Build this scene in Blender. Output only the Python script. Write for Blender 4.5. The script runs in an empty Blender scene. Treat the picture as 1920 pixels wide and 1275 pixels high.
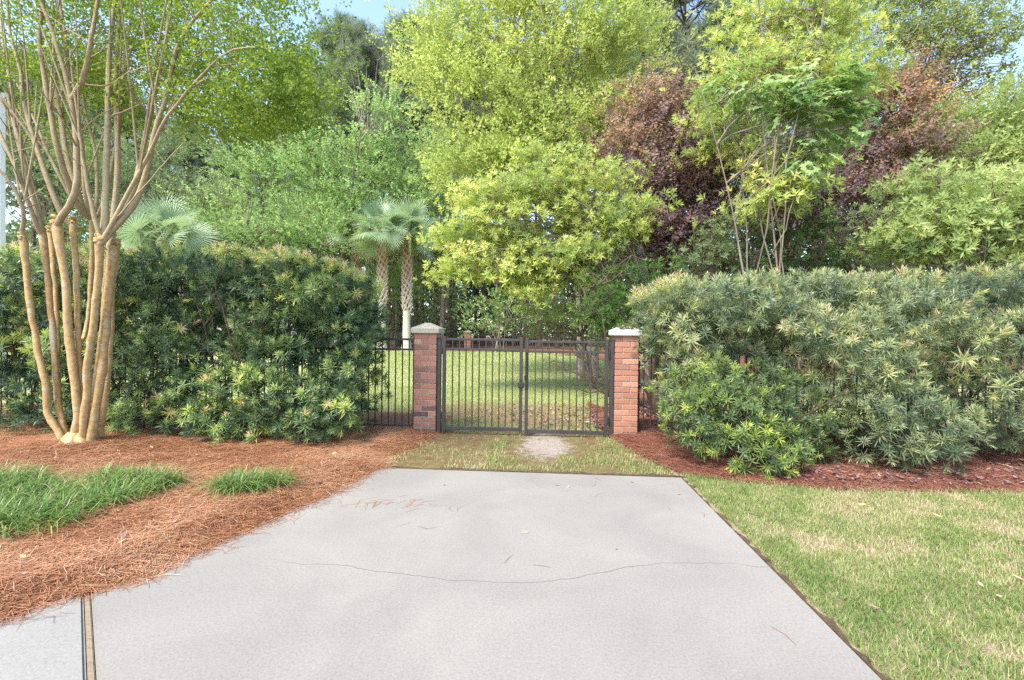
import bpy, math, random
import numpy as np

# ------------------------------------------------------------------ camera, sky, sun, exposure
S = bpy.context.scene
COL = S.collection
F_PX, CAM_H = 853.3, 1.47
TH, PT, RO = math.radians(3.4), math.radians(0.7), math.radians(0.7)


def _rz(a):
    c, s = math.cos(a), math.sin(a)
    return np.array([[c, -s, 0], [s, c, 0], [0, 0, 1.0]])


def _rx(a):
    c, s = math.cos(a), math.sin(a)
    return np.array([[1.0, 0, 0], [0, c, -s], [0, s, c]])


CR = _rz(TH) @ _rx(math.pi / 2 - PT) @ _rz(RO)
cam_d = bpy.data.cameras.new('camera')
cam_d.sensor_width = 36
cam_d.lens = 36 * F_PX / 1920
cam_d.clip_start = 0.05
cam_d.clip_end = 2000
cam = bpy.data.objects.new('camera', cam_d)
COL.objects.link(cam)
from mathutils import Matrix, Vector
M4 = Matrix([list(CR[0]) + [0], list(CR[1]) + [0], list(CR[2]) + [CAM_H], [0, 0, 0, 1]])
cam.matrix_world = M4
S.camera = cam

SUN_EL, SUN_AZ = math.radians(56), math.radians(215)      # azimuth clockwise from +Y
W = bpy.data.worlds.new('World')
S.world = W
W.use_nodes = True
nt = W.node_tree
sky = nt.nodes.new('ShaderNodeTexSky')
sky.sky_type = 'NISHITA'
sky.sun_disc = False
sky.sun_elevation = SUN_EL
sky.sun_rotation = SUN_AZ
sky.dust_density = 1.4
sky.air_density = 1.0
sky.ozone_density = 1.0
nt.nodes['Background'].inputs['Strength'].default_value = 0.15
nt.links.new(sky.outputs[0], nt.nodes['Background'].inputs[0])
sun_d = bpy.data.lights.new('sun', 'SUN')
sun_d.energy = 2.3
sun_d.angle = math.radians(16)
sun_d.color = (1.0, 0.92, 0.77)
sun = bpy.data.objects.new('sun', sun_d)
COL.objects.link(sun)
sdir = Vector((math.sin(SUN_AZ) * math.cos(SUN_EL), math.cos(SUN_AZ) * math.cos(SUN_EL), math.sin(SUN_EL)))
sun.rotation_euler = (-sdir).to_track_quat('-Z', 'Y').to_euler()
S.view_settings.view_transform = 'Standard'
S.view_settings.look = 'None'
S.view_settings.gamma = 1
S.view_settings.exposure = 1.85
S.render.engine = 'CYCLES'
S.cycles.use_denoising = False
S.cycles.max_bounces = 8
S.cycles.diffuse_bounces = 5
S.cycles.transmission_bounces = 5
S.cycles.glossy_bounces = 2

rng = np.random.default_rng(7)


# ------------------------------------------------------------------ helpers
def gh(x, y):
    t = np.clip((np.asarray(y, float) - 8) / 20, 0, 1)
    return 0.4 * t * t * (3 - 2 * t) + 0 * np.asarray(x, float)


def aty(px, py, y):
    """world point at distance y that a photograph pixel sees"""
    d = CR @ np.array([(px - 960) / F_PX, -(py - 637.5) / F_PX, -1.0])
    return np.array([0, 0, CAM_H]) + d * (y / d[1])


def atz(px, py, z=0.0):
    d = CR @ np.array([(px - 960) / F_PX, -(py - 637.5) / F_PX, -1.0])
    return np.array([0, 0, CAM_H]) + d * ((z - CAM_H) / d[2])


_perm = np.random.default_rng(3).random((256, 256))


def noise(x, y, s=1.0, seed=0):
    x = np.asarray(x, float) / s + 37.3 * seed + 1000
    y = np.asarray(y, float) / s + 91.7 * seed + 1000
    xi, yi = np.floor(x).astype(int), np.floor(y).astype(int)
    fx, fy = x - xi, y - yi
    fx, fy = fx * fx * (3 - 2 * fx), fy * fy * (3 - 2 * fy)
    g = lambda i, j: _perm[i & 255, j & 255]
    return (g(xi, yi) * (1 - fx) + g(xi + 1, yi) * fx) * (1 - fy) + (g(xi, yi + 1) * (1 - fx) + g(xi + 1, yi + 1) * fx) * fy


def fbm(x, y, s=1.0, seed=0):
    return (noise(x, y, s, seed) + .5 * noise(x, y, s / 2, seed + 1) + .25 * noise(x, y, s / 4, seed + 2)) / 1.75


class MB:
    """collects quads (vertices, faces, a 0..1 tint per vertex) for ONE mesh"""

    def __init__(s):
        s.V, s.F, s.T, s.n = [], [], [], 0

    def add(s, V, F, T=0.5):
        V = np.asarray(V, float).reshape(-1, 3)
        F = np.asarray(F, int).reshape(-1, 4)
        T = np.full(len(V), T, float) if np.isscalar(T) else np.asarray(T, float).reshape(-1)
        s.V.append(V)
        s.F.append(F + s.n)
        s.T.append(T)
        s.n += len(V)

    def box(s, x0, x1, y0, y1, z0, z1, T=0.5, bev=0.0):
        if bev <= 0:
            V = [(x, y, z) for z in (z0, z1) for y in (y0, y1) for x in (x0, x1)]
            s.add(V, [(0, 2, 3, 1), (4, 5, 7, 6), (0, 1, 5, 4), (2, 6, 7, 3), (0, 4, 6, 2), (1, 3, 7, 5)], T)
            return
        b = bev
        rings = [(b, z0), (0, z0 + b), (0, z1 - b), (b, z1)]
        V = []
        for i, z in rings:
            X0, X1, Y0, Y1 = x0 + i, x1 - i, y0 + i, y1 - i
            c = b
            V += [(X0 + c, Y0, z), (X1 - c, Y0, z), (X1, Y0 + c, z), (X1, Y1 - c, z), (X1 - c, Y1, z), (X0 + c, Y1, z), (X0, Y1 - c, z), (X0, Y0 + c, z)]
        Fq = []
        for r in range(3):
            for k in range(8):
                a, bb = r * 8 + k, r * 8 + (k + 1) % 8
                Fq.append((a, bb, bb + 8, a + 8))
        for o, fl in ((0, True), (24, False)):
            q = [(0, 1, 2, 3), (0, 3, 4, 7), (7, 4, 5, 6)]
            for f in q:
                f = tuple(o + i for i in f)
                Fq.append(f[::-1] if fl else f)
        s.add(V, Fq, T)

    def tube(s, P, Rr, sides=6, T=0.5, rough=0.0, cap=True):
        P = np.asarray(P, float)
        n = len(P)
        Rr = np.full(n, Rr, float) if np.isscalar(Rr) else np.asarray(Rr, float)
        t = np.gradient(P, axis=0)
        t /= np.linalg.norm(t, axis=1)[:, None] + 1e-9
        ref = np.array([0, 0, 1.0]) if abs(t[:, 2]).mean() < .8 else np.array([0, 1.0, 0])
        u = np.cross(t, ref)
        u /= np.linalg.norm(u, axis=1)[:, None] + 1e-9
        v = np.cross(t, u)
        a = np.linspace(0, 2 * np.pi, sides, endpoint=False)
        rad = Rr[:, None] * (1 + rough * (rng.random((n, sides)) - .5) * 2)
        V = P[:, None] + rad[..., None] * (np.cos(a)[None, :, None] * u[:, None] + np.sin(a)[None, :, None] * v[:, None])
        V = V.reshape(-1, 3)
        i = np.arange(n - 1)[:, None] * sides
        k = np.arange(sides)[None]
        k2 = (k + 1) % sides
        Fq = np.stack([i + k, i + k2, i + sides + k2, i + sides + k], -1).reshape(-1, 4)
        s.add(V, Fq, np.repeat(T, sides) if not np.isscalar(T) else T)
        if cap:
            for e in (0, n - 1):
                c = s.n
                ring = P[e] + Rr[e] * (np.cos(a)[:, None] * u[e] + np.sin(a)[:, None] * v[e])
                tt = T if np.isscalar(T) else float(np.asarray(T)[e])
                s.add(np.vstack([ring, P[e]]), [(j, (j + 1) % sides, sides, sides) for j in range(0)] or np.zeros((0, 4)), tt)
                fq = [(j, (j + 1) % sides, (j + 2) % sides, sides) for j in range(0, sides, 2)] if sides % 2 == 0 else []
                if fq:
                    s.F.append(np.array(fq) + c)

    def scatter(s, tpl, P, D, size=1.0, tint=0.5, spin=None):
        """copies of a leaf template at points P with its local z along D"""
        Vt, Ft, Tt = tpl
        P = np.asarray(P, float)
        N = len(P)
        if N == 0:
            return
        D = D / (np.linalg.norm(D, axis=1)[:, None] + 1e-9)
        r = rng.normal(size=(N, 3))
        X = np.cross(r, D)
        X /= np.linalg.norm(X, axis=1)[:, None] + 1e-9
        Y = np.cross(D, X)
        size = np.full(N, size, float) if np.isscalar(size) else size
        V = P[:, None] + size[:, None, None] * (Vt[None, :, 0, None] * X[:, None] + Vt[None, :, 1, None] * Y[:, None] + Vt[None, :, 2, None] * D[:, None])
        k = len(Vt)
        Fq = (Ft[None] + (np.arange(N) * k)[:, None, None]).reshape(-1, 4)
        tint = np.full(N, tint, float) if np.isscalar(tint) else tint
        s.add(V.reshape(-1, 3), Fq, np.clip(tint[:, None] + Tt[None], 0, 1).reshape(-1))

    def build(s, name, mat, parent=None, smooth=False, loc=None):
        V, Fq, T = np.vstack(s.V), np.vstack(s.F), np.concatenate(s.T)
        if loc is not None:
            V = V - np.asarray(loc, float)
        me = bpy.data.meshes.new(name)
        me.vertices.add(len(V))
        me.vertices.foreach_set('co', V.astype(np.float32).ravel())
        me.loops.add(len(Fq) * 4)
        me.loops.foreach_set('vertex_index', Fq.astype(np.int32).ravel())
        me.polygons.add(len(Fq))
        me.polygons.foreach_set('loop_start', np.arange(0, len(Fq) * 4, 4, dtype=np.int32))
        at_ = me.attributes.new('tint', 'FLOAT', 'POINT')
        at_.data.foreach_set('value', T.astype(np.float32))
        me.update(calc_edges=True)
        me.polygons.foreach_set('use_smooth', np.full(len(Fq), smooth))
        me.materials.append(mat)
        o = bpy.data.objects.new(name, me)
        COL.objects.link(o)
        if parent is not None:
            o.parent = parent
        elif loc is not None:
            o.location = loc
        return o


def tag(o, label, cat=None, group=None, kind=None):
    if label: o['label'] = label
    if cat: o['category'] = cat
    if group: o['group'] = group
    if kind: o['kind'] = kind
    return o


def thing(name, label, cat, loc=(0, 0, 0), group=None):
    o = bpy.data.objects.new(name, None)
    COL.objects.link(o)
    o.location = tuple(float(c) for c in loc)
    o.empty_display_size = 0.1
    return tag(o, label, cat, group)


def dup(root, loc, rotz=0.0, sc=1.0, label=None):
    r = root.copy()
    COL.objects.link(r)
    r.location = tuple(float(c) for c in loc)
    r.rotation_euler = (0, 0, rotz)
    r.scale = (sc, sc, sc)
    if label: r['label'] = label
    for ch in list(root.children):
        c = ch.copy()
        COL.objects.link(c)
        c.parent = r
        for g in ch.children:
            d = g.copy()
            COL.objects.link(d)
            d.parent = c
    return r


# ------------------------------------------------------------------ materials
def new_mat(name):
    m = bpy.data.materials.new(name)
    m.use_nodes = True
    t = m.node_tree
    b = t.nodes['Principled BSDF']
    b.inputs['Specular IOR Level'].default_value = 0.3
    return m, t, b


def N(t, typ, **kw):
    n = t.nodes.new(typ)
    for k, v in kw.items():
        if hasattr(n, k) and k not in n.inputs:
            setattr(n, k, v)
        else:
            n.inputs[k].default_value = v
    return n


def ramp(t, stops, src):
    r = t.nodes.new('ShaderNodeValToRGB')
    e = r.color_ramp.elements
    while len(e) < len(stops):
        e.new(0.5)
    for el, (p, c) in zip(e, stops):
        el.position = p
        el.color = (*c, 1)
    t.links.new(src, r.inputs[0])
    return r


def mat_leaf(name, stops, trans=0.35, rough=0.5, spec=0.3, tcol=1.3, gain=1.1):
    stops = [(p, tuple(min(c * gain, .62) for c in col)) for p, col in stops]
    trans = min(trans * 1.2, .55)
    m, t, b = new_mat(name)
    a = N(t, 'ShaderNodeAttribute', attribute_name='tint')
    r = ramp(t, stops, a.outputs['Fac'])
    t.links.new(r.outputs[0], b.inputs['Base Color'])
    b.inputs['Roughness'].default_value = rough
    b.inputs['Specular IOR Level'].default_value = spec
    if trans:
        tr = N(t, 'ShaderNodeBsdfTranslucent')
        g = N(t, 'ShaderNodeMix', data_type='RGBA', blend_type='MULTIPLY')
        g.inputs[0].default_value = 1
        t.links.new(r.outputs[0], g.inputs[6])
        g.inputs[7].default_value = (tcol, tcol * 1.0, tcol * .72, 1)
        t.links.new(g.outputs[2], tr.inputs[0])
        mx = N(t, 'ShaderNodeMixShader')
        mx.inputs[0].default_value = trans
        t.links.new(b.outputs[0], mx.inputs[1])
        t.links.new(tr.outputs[0], mx.inputs[2])
        t.links.new(mx.outputs[0], t.nodes['Material Output'].inputs[0])
    return m


def mat_noise(name, stops, scale=8.0, detail=5, rough=0.8, stretch=(1, 1, 1), bump=0.3, bscale=None, spec=0.2, coord='Object', distort=0.0, bdist=0.02):
    m, t, b = new_mat(name)
    tc = N(t, 'ShaderNodeTexCoord')
    mp = N(t, 'ShaderNodeMapping')
    mp.inputs['Scale'].default_value = stretch
    t.links.new(tc.outputs[coord], mp.inputs[0])
    n = N(t, 'ShaderNodeTexNoise', Scale=scale, Detail=detail, Roughness=0.65, Distortion=distort)
    t.links.new(mp.outputs[0], n.inputs['Vector'])
    r = ramp(t, stops, n.outputs['Fac'])
    t.links.new(r.outputs[0], b.inputs['Base Color'])
    b.inputs['Roughness'].default_value = rough
    b.inputs['Specular IOR Level'].default_value = spec
    if bump:
        n2 = N(t, 'ShaderNodeTexNoise', Scale=bscale or scale * 3, Detail=6, Roughness=0.7)
        t.links.new(mp.outputs[0], n2.inputs['Vector'])
        bp = N(t, 'ShaderNodeBump', Strength=bump, Distance=bdist)
        t.links.new(n2.outputs['Fac'], bp.inputs['Height'])
        t.links.new(bp.outputs[0], b.inputs['Normal'])
    return m


def mat_attr(name, stops, rough=0.8, spec=0.2, bump=0.0, bscale=60.0, mottled=0.0):
    m, t, b = new_mat(name)
    a = N(t, 'ShaderNodeAttribute', attribute_name='tint')
    src = a.outputs['Fac']
    tc = N(t, 'ShaderNodeTexCoord')
    if mottled:
        n = N(t, 'ShaderNodeTexNoise', Scale=bscale * .4, Detail=5)
        t.links.new(tc.outputs['Object'], n.inputs['Vector'])
        ma = N(t, 'ShaderNodeMath', operation='MULTIPLY_ADD')
        t.links.new(n.outputs['Fac'], ma.inputs[0])
        ma.inputs[1].default_value = mottled
        ad = N(t, 'ShaderNodeMath', operation='SUBTRACT')
        t.links.new(src, ad.inputs[0])
        ad.inputs[1].default_value = mottled * .5
        t.links.new(ad.outputs[0], ma.inputs[2])
        src = ma.outputs[0]
    r = ramp(t, stops, src)
    t.links.new(r.outputs[0], b.inputs['Base Color'])
    b.inputs['Roughness'].default_value = rough
    b.inputs['Specular IOR Level'].default_value = spec
    if bump:
        n2 = N(t, 'ShaderNodeTexNoise', Scale=bscale, Detail=6, Roughness=0.7)
        t.links.new(tc.outputs['Object'], n2.inputs['Vector'])
        bp = N(t, 'ShaderNodeBump', Strength=bump, Distance=0.01)
        t.links.new(n2.outputs['Fac'], bp.inputs['Height'])
        t.links.new(bp.outputs[0], b.inputs['Normal'])
    return m


MAT = {}
MAT['floor_litter'] = mat_noise('forest_floor_litter', [(.3, (.07, .04, .02)), (.5, (.16, .08, .035)), (.7, (.12, .12, .04))], scale=3, bump=.6, bscale=25)
MAT['lawn'] = mat_noise('lawn_soil_and_grass', [(.3, (.13, .13, .05)), (.46, (.22, .19, .10)), (.6, (.33, .265, .18)), (.75, (.18, .18, .07))], scale=5, bump=.8, bscale=90, detail=8)
def mask_mat(m, cx, cy, rx, ry, colour, ns=4.0, amp=1.2, lo=.75, hi=1.15, shear=0.0):
    """mix a second earth colour into a ground material over a ragged patch that stays where it lies"""
    t = m.node_tree
    b = t.nodes['Principled BSDF']
    src = b.inputs['Base Color'].links[0].from_socket
    tc = N(t, 'ShaderNodeTexCoord')
    sub = N(t, 'ShaderNodeVectorMath', operation='SUBTRACT')
    t.links.new(tc.outputs['Object'], sub.inputs[0])
    sub.inputs[1].default_value = (cx, cy, 0)
    mul = N(t, 'ShaderNodeVectorMath', operation='MULTIPLY')
    t.links.new(sub.outputs[0], mul.inputs[0])
    mul.inputs[1].default_value = (1 / rx, 1 / ry, 0)
    ln = N(t, 'ShaderNodeVectorMath', operation='LENGTH')
    t.links.new(mul.outputs[0], ln.inputs[0])
    n = N(t, 'ShaderNodeTexNoise', Scale=ns, Detail=6, Roughness=.7)
    t.links.new(tc.outputs['Object'], n.inputs['Vector'])
    ma = N(t, 'ShaderNodeMath', operation='MULTIPLY_ADD')
    t.links.new(n.outputs['Fac'], ma.inputs[0])
    ma.inputs[1].default_value = amp
    t.links.new(ln.outputs['Value'], ma.inputs[2])
    r = ramp(t, [(0, (1, 1, 1)), (1, (0, 0, 0))], ma.outputs[0])
    r.color_ramp.elements[0].position = min((lo + amp * .5) / 3, .99)
    r.color_ramp.elements[1].position = min((hi + amp * .5) / 3, 1)
    dv = N(t, 'ShaderNodeMath', operation='DIVIDE')
    t.links.new(ma.outputs[0], dv.inputs[0])
    dv.inputs[1].default_value = 3
    t.links.new(dv.outputs[0], r.inputs[0])
    n2 = N(t, 'ShaderNodeTexNoise', Scale=40, Detail=5)
    t.links.new(tc.outputs['Object'], n2.inputs['Vector'])
    c2 = ramp(t, [(.3, tuple(c * .75 for c in colour)), (.7, tuple(c * 1.15 for c in colour))], n2.outputs['Fac'])
    mx = N(t, 'ShaderNodeMix', data_type='RGBA')
    t.links.new(r.outputs[0], mx.inputs[0])
    t.links.new(src, mx.inputs[6])
    t.links.new(c2.outputs[0], mx.inputs[7])
    t.links.new(mx.outputs[2], b.inputs['Base Color'])


MAT['gateway'] = mat_noise('worn_grass_and_dirt', [(.28, (.07, .05, .03)), (.42, (.15, .105, .06)), (.55, (.14, .125, .05)), (.66, (.22, .16, .10)), (.8, (.29, .23, .17))], scale=9, bump=.8, bscale=90, detail=9)
MAT['back_lawn'] = mat_noise('back_lawn_turf', [(.3, (.27, .31, .125)), (.55, (.33, .355, .16)), (.75, (.38, .375, .20))], scale=1.2, bump=.5, bscale=80, detail=8)
mask_mat(MAT['back_lawn'], -.3, 8.5, 2.4, 1.3, (.27, .18, .115), ns=2.2, amp=1.4)
mask_mat(MAT['gateway'], .10, 6.08, .42, .85, (.30, .265, .235), ns=6.0, amp=2.0, lo=.5, hi=.9)
mask_mat(MAT['back_lawn'], -.15, 6.95, .55, .35, (.30, .265, .235), ns=6.0, amp=2.0, lo=.5, hi=.9)
MAT['straw_bed'] = mat_noise('pine_straw_mat', [(.3, (.09, .04, .022)), (.5, (.20, .093, .05)), (.7, (.31, .165, .092))], scale=26, bump=.9, bscale=90, detail=8, distort=1.5)
MAT['mulch_bed'] = mat_noise('reddish_mulch', [(.3, (.09, .036, .024)), (.5, (.20, .082, .056)), (.7, (.30, .14, .095))], scale=26, bump=.9, bscale=90, detail=8, distort=1.5)
MAT['straw'] = mat_attr('pine_needles', [(0, (.075, .034, .021)), (.35, (.28, .118, .058)), (.7, (.40, .205, .11)), (1, (.50, .36, .25))], rough=.6)
MAT['mulch_straw'] = mat_attr('reddish_needles', [(0, (.08, .03, .022)), (.5, (.25, .10, .068)), (1, (.40, .23, .165))], rough=.6)
MAT['litter_leaf'] = mat_attr('fallen_leaves', [(0, (.10, .05, .05)), (.4, (.19, .11, .11)), (.7, (.34, .22, .16)), (1, (.50, .36, .16))], rough=.55, spec=.4)
MAT['grass'] = mat_leaf('lawn_blades', [(0, (.095, .165, .04)), (.4, (.18, .245, .072)), (.62, (.285, .29, .135)), (.8, (.38, .315, .205)), (1, (.43, .35, .27))], trans=.33, gain=1.3)
MAT['back_grass'] = mat_leaf('back_lawn_blades', [(0, (.16, .22, .06)), (.5, (.29, .345, .125)), (.75, (.35, .335, .165)), (1, (.30, .20, .12))], trans=.3)
MAT['sand'] = mat_noise('bare_sandy_soil', [(.3, (.26, .21, .16)), (.55, (.40, .35, .29)), (.75, (.48, .43, .37))], scale=14, bump=.6, bscale=80)
MAT['soil'] = mat_noise('damp_edge_soil', [(.3, (.05, .03, .02)), (.6, (.13, .09, .055)), (.8, (.20, .15, .10))], scale=22, bump=.9, bscale=80)


def mat_concrete(name, lo, hi, speck):
    m, t, b = new_mat(name)
    tc = N(t, 'ShaderNodeTexCoord')
    n1 = N(t, 'ShaderNodeTexNoise', Scale=0.9, Detail=7, Roughness=.62, Distortion=.5)
    t.links.new(tc.outputs['Object'], n1.inputs['Vector'])
    r1 = ramp(t, [(.32, lo), (.66, hi)], n1.outputs['Fac'])
    n2 = N(t, 'ShaderNodeTexNoise', Scale=75, Detail=6, Roughness=.8)
    t.links.new(tc.outputs['Object'], n2.inputs['Vector'])
    r2 = ramp(t, [(.3, (.72, .72, .72)), (.5, (1, 1, 1)), (.7, (1.2, 1.2, 1.2))], n2.outputs['Fac'])
    mx = N(t, 'ShaderNodeMix', data_type='RGBA', blend_type='MULTIPLY')
    mx.inputs[0].default_value = 1
    t.links.new(r1.outputs[0], mx.inputs[6])
    t.links.new(r2.outputs[0], mx.inputs[7])
    vo = N(t, 'ShaderNodeTexVoronoi', Scale=38.0)
    t.links.new(tc.outputs['Object'], vo.inputs['Vector'])
    r3 = ramp(t, [(.05, (1, 1, 1)), (.13, (0, 0, 0))], vo.outputs['Distance'])
    n3 = N(t, 'ShaderNodeTexNoise', Scale=2.2, Detail=3)
    t.links.new(tc.outputs['Object'], n3.inputs['Vector'])
    r4 = ramp(t, [(.5, (0, 0, 0)), (.68, (1, 1, 1))], n3.outputs['Fac'])
    mm = N(t, 'ShaderNodeMath', operation='MULTIPLY')
    t.links.new(r3.outputs[0], mm.inputs[0])
    t.links.new(r4.outputs[0], mm.inputs[1])
    m3 = N(t, 'ShaderNodeMath', operation='MULTIPLY')
    t.links.new(mm.outputs[0], m3.inputs[0])
    m3.inputs[1].default_value = speck
    mx2 = N(t, 'ShaderNodeMix', data_type='RGBA')
    t.links.new(m3.outputs[0], mx2.inputs[0])
    t.links.new(mx.outputs[2], mx2.inputs[6])
    mx2.inputs[7].default_value = (.24, .23, .24, 1)
    t.links.new(mx2.outputs[2], b.inputs['Base Color'])
    b.inputs['Roughness'].default_value = .85
    bp = N(t, 'ShaderNodeBump', Strength=.25, Distance=.004)
    t.links.new(n2.outputs['Fac'], bp.inputs['Height'])
    t.links.new(bp.outputs[0], b.inputs['Normal'])
    return m


MAT['concrete'] = mat_concrete('driveway_concrete', (.182, .174, .163), (.232, .221, .202), .6)
MAT['concrete_pale'] = mat_concrete('exposed_aggregate_concrete', (.205, .200, .190), (.232, .226, .214), 1.0)
MAT['crack'] = mat_noise('crack_dirt', [(.35, (.12, .115, .105)), (.6, (.175, .167, .155))], scale=9, bump=0)
MAT['stain'] = mat_noise('oil_spot', [(.3, (.22, .20, .15)), (.7, (.30, .28, .22))], scale=30, bump=0)
MAT['strip'] = mat_noise('timber_strip', [(.3, (.17, .13, .09)), (.7, (.27, .215, .16))], scale=12, stretch=(1, 6, 1), bump=.3)
MAT['black_metal'] = mat_noise('dark_bronze_metal', [(.3, (.030, .026, .026)), (.7, (.052, .046, .046))], scale=9, bump=.05, rough=.42, spec=.45)
MAT['latch'] = mat_noise('black_latch', [(.3, (.012, .012, .013)), (.7, (.022, .022, .024))], scale=9, bump=0, rough=.35, spec=.5)
MAT['brick'] = mat_attr('red_brick', [(0, (.10, .062, .05)), (.25, (.215, .118, .088)), (.55, (.36, .165, .11)), (.8, (.41, .21, .14)), (1, (.44, .29, .21))], rough=.85, bump=.5, bscale=70, mottled=.35)
MAT['mortar'] = mat_noise('mortar', [(.3, (.24, .215, .195)), (.7, (.34, .31, .29))], scale=30, bump=.4)
MAT['cap_tan'] = mat_noise('weathered_cast_stone', [(.3, (.30, .26, .19)), (.5, (.42, .38, .30)), (.75, (.48, .43, .34))], scale=7, bump=.25, bscale=50)
MAT['cap_white'] = mat_noise('white_cast_stone', [(.25, (.40, .39, .35)), (.45, (.56, .55, .53)), (.75, (.62, .61, .60))], scale=5, bump=.2, bscale=50)
MAT['moss'] = mat_leaf('moss', [(0, (.05, .07, .02)), (1, (.13, .15, .05))], trans=0)
MAT['bark_myrtle'] = mat_attr('smooth_peeling_bark', [(0, (.20, .135, .07)), (.3, (.34, .21, .085)), (.55, (.43, .285, .12)), (.78, (.47, .35, .19)), (1, (.40, .39, .30))], rough=.6, bump=.5, bscale=50, mottled=1.15)
def lichen(m, colour, scale, lo, hi):
    t = m.node_tree
    b = t.nodes['Principled BSDF']
    src = b.inputs['Base Color'].links[0].from_socket
    tc = N(t, 'ShaderNodeTexCoord')
    n = N(t, 'ShaderNodeTexNoise', Scale=scale, Detail=5, Roughness=.7, Distortion=.8)
    t.links.new(tc.outputs['Object'], n.inputs['Vector'])
    r = ramp(t, [(lo, (0, 0, 0)), (hi, (1, 1, 1))], n.outputs['Fac'])
    mx = N(t, 'ShaderNodeMix', data_type='RGBA')
    t.links.new(r.outputs[0], mx.inputs[0])
    t.links.new(src, mx.inputs[6])
    mx.inputs[7].default_value = (*colour, 1)
    t.links.new(mx.outputs[2], b.inputs['Base Color'])


lichen(MAT['bark_myrtle'], (.40, .36, .25), 7.0, .55, .62)
lichen(MAT['bark_myrtle'], (.36, .38, .31), 19.0, .58, .64)
lichen(MAT['bark_myrtle'], (.17, .11, .055), 11.0, .62, .72)
MAT['bark_branch'] = mat_attr('grey_tan_bark', [(0, (.15, .115, .07)), (.3, (.26, .205, .12)), (.6, (.35, .285, .17)), (1, (.44, .40, .29))], rough=.7, bump=.45, bscale=70, mottled=.9)
MAT['bark'] = mat_noise('grey_bark', [(.3, (.10, .075, .06)), (.55, (.22, .18, .14)), (.75, (.32, .28, .23))], scale=8, stretch=(1, 1, .35), bump=.8, bscale=24)
MAT['bark_pale'] = mat_noise('pale_grey_bark', [(.3, (.17, .145, .12)), (.55, (.31, .27, .22)), (.75, (.42, .38, .32))], scale=8, stretch=(1, 1, .35), bump=.6, bscale=24)
MAT['bark_pine'] = mat_noise('pine_bark', [(.3, (.035, .024, .022)), (.55, (.095, .062, .052)), (.75, (.16, .105, .085))], scale=6, stretch=(1, 1, .3), bump=.9, bscale=14, bdist=.05)
MAT['bark_dark'] = mat_noise('hedge_stem_bark', [(.3, (.045, .032, .022)), (.7, (.14, .10, .07))], scale=14, stretch=(1, 1, .3), bump=.5)
MAT['boots'] = mat_attr('palm_boots', [(0, (.17, .095, .055)), (.4, (.34, .225, .14)), (.75, (.46, .38, .30)), (1, (.60, .55, .49))], rough=.8, bump=.4, mottled=.3)
MAT['palm_base'] = mat_noise('smooth_palm_base', [(.3, (.40, .37, .31)), (.7, (.60, .57, .51))], scale=5, stretch=(1, 1, 3), bump=.3)

MAT['podo_left'] = mat_leaf('dark_needle_leaves', [(0, (.018, .036, .022)), (.3, (.042, .072, .038)), (.52, (.090, .135, .054)), (.76, (.19, .245, .072)), (.92, (.29, .32, .085)), (1, (.31, .24, .15))], trans=.3, rough=.38, spec=.45, gain=2.0)
MAT['podo_right'] = mat_leaf('silvery_needle_leaves', [(0, (.040, .064, .042)), (.35, (.098, .135, .082)), (.6, (.175, .215, .115)), (.8, (.28, .31, .155)), (.92, (.36, .38, .14)), (1, (.38, .30, .20))], trans=.3, rough=.4, spec=.45, gain=1.32)
MAT['podo_bush'] = mat_leaf('fresh_needle_leaves', [(0, (.038, .068, .036)), (.4, (.085, .130, .058)), (.65, (.155, .215, .068)), (.85, (.26, .33, .07)), (1, (.34, .39, .08))], trans=.3, rough=.4, spec=.45, gain=1.3)
MAT['myrtle'] = mat_leaf('myrtle_leaves', [(0, (.06, .11, .016)), (.5, (.13, .195, .025)), (1, (.23, .29, .045))], trans=.45, gain=1.3)
MAT['yellow'] = mat_leaf('yellow_green_leaves', [(0, (.16, .20, .065)), (.5, (.27, .325, .105)), (1, (.40, .42, .15))], trans=.45, gain=1.5)
MAT['lime'] = mat_leaf('lime_shrub_leaves', [(0, (.13, .18, .075)), (.45, (.25, .31, .10)), (.8, (.37, .40, .12)), (1, (.43, .41, .18))], trans=.42, gain=1.45)
MAT['purple'] = mat_leaf('purple_leaves', [(0, (.06, .042, .055)), (.35, (.125, .080, .095)), (.65, (.185, .12, .115)), (.85, (.26, .165, .105)), (1, (.33, .22, .10))], trans=.35, gain=1.4)
MAT['buckeye'] = mat_leaf('fresh_palmate_leaves', [(0, (.11, .20, .07)), (.5, (.20, .31, .11)), (1, (.32, .41, .15))], trans=.35, rough=.45)
MAT['light_shrub'] = mat_leaf('light_green_leaves', [(0, (.11, .17, .065)), (.5, (.23, .30, .11)), (1, (.37, .42, .17))], trans=.4, rough=.42, gain=1.25)
MAT['fresh'] = mat_leaf('fresh_green_leaves', [(0, (.10, .17, .06)), (.5, (.19, .285, .105)), (1, (.31, .40, .17))], trans=.42, gain=1.4)
MAT['mid'] = mat_leaf('mid_green_leaves', [(0, (.075, .11, .055)), (.5, (.15, .205, .10)), (1, (.25, .31, .15))], trans=.38, gain=1.3)
MAT['dark'] = mat_leaf('deep_green_leaves', [(0, (.025, .06, .015)), (.5, (.055, .125, .025)), (1, (.11, .21, .03))], trans=.32, rough=.42)
MAT['olive'] = mat_leaf('olive_leaves', [(0, (.09, .13, .04)), (.5, (.17, .21, .07)), (1, (.27, .30, .11))], trans=.4, gain=1.45)
MAT['pine'] = mat_leaf('pine_needle_tufts', [(0, (.08, .105, .08)), (.5, (.14, .175, .12)), (1, (.20, .24, .15))], trans=.3, gain=1.35)
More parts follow.
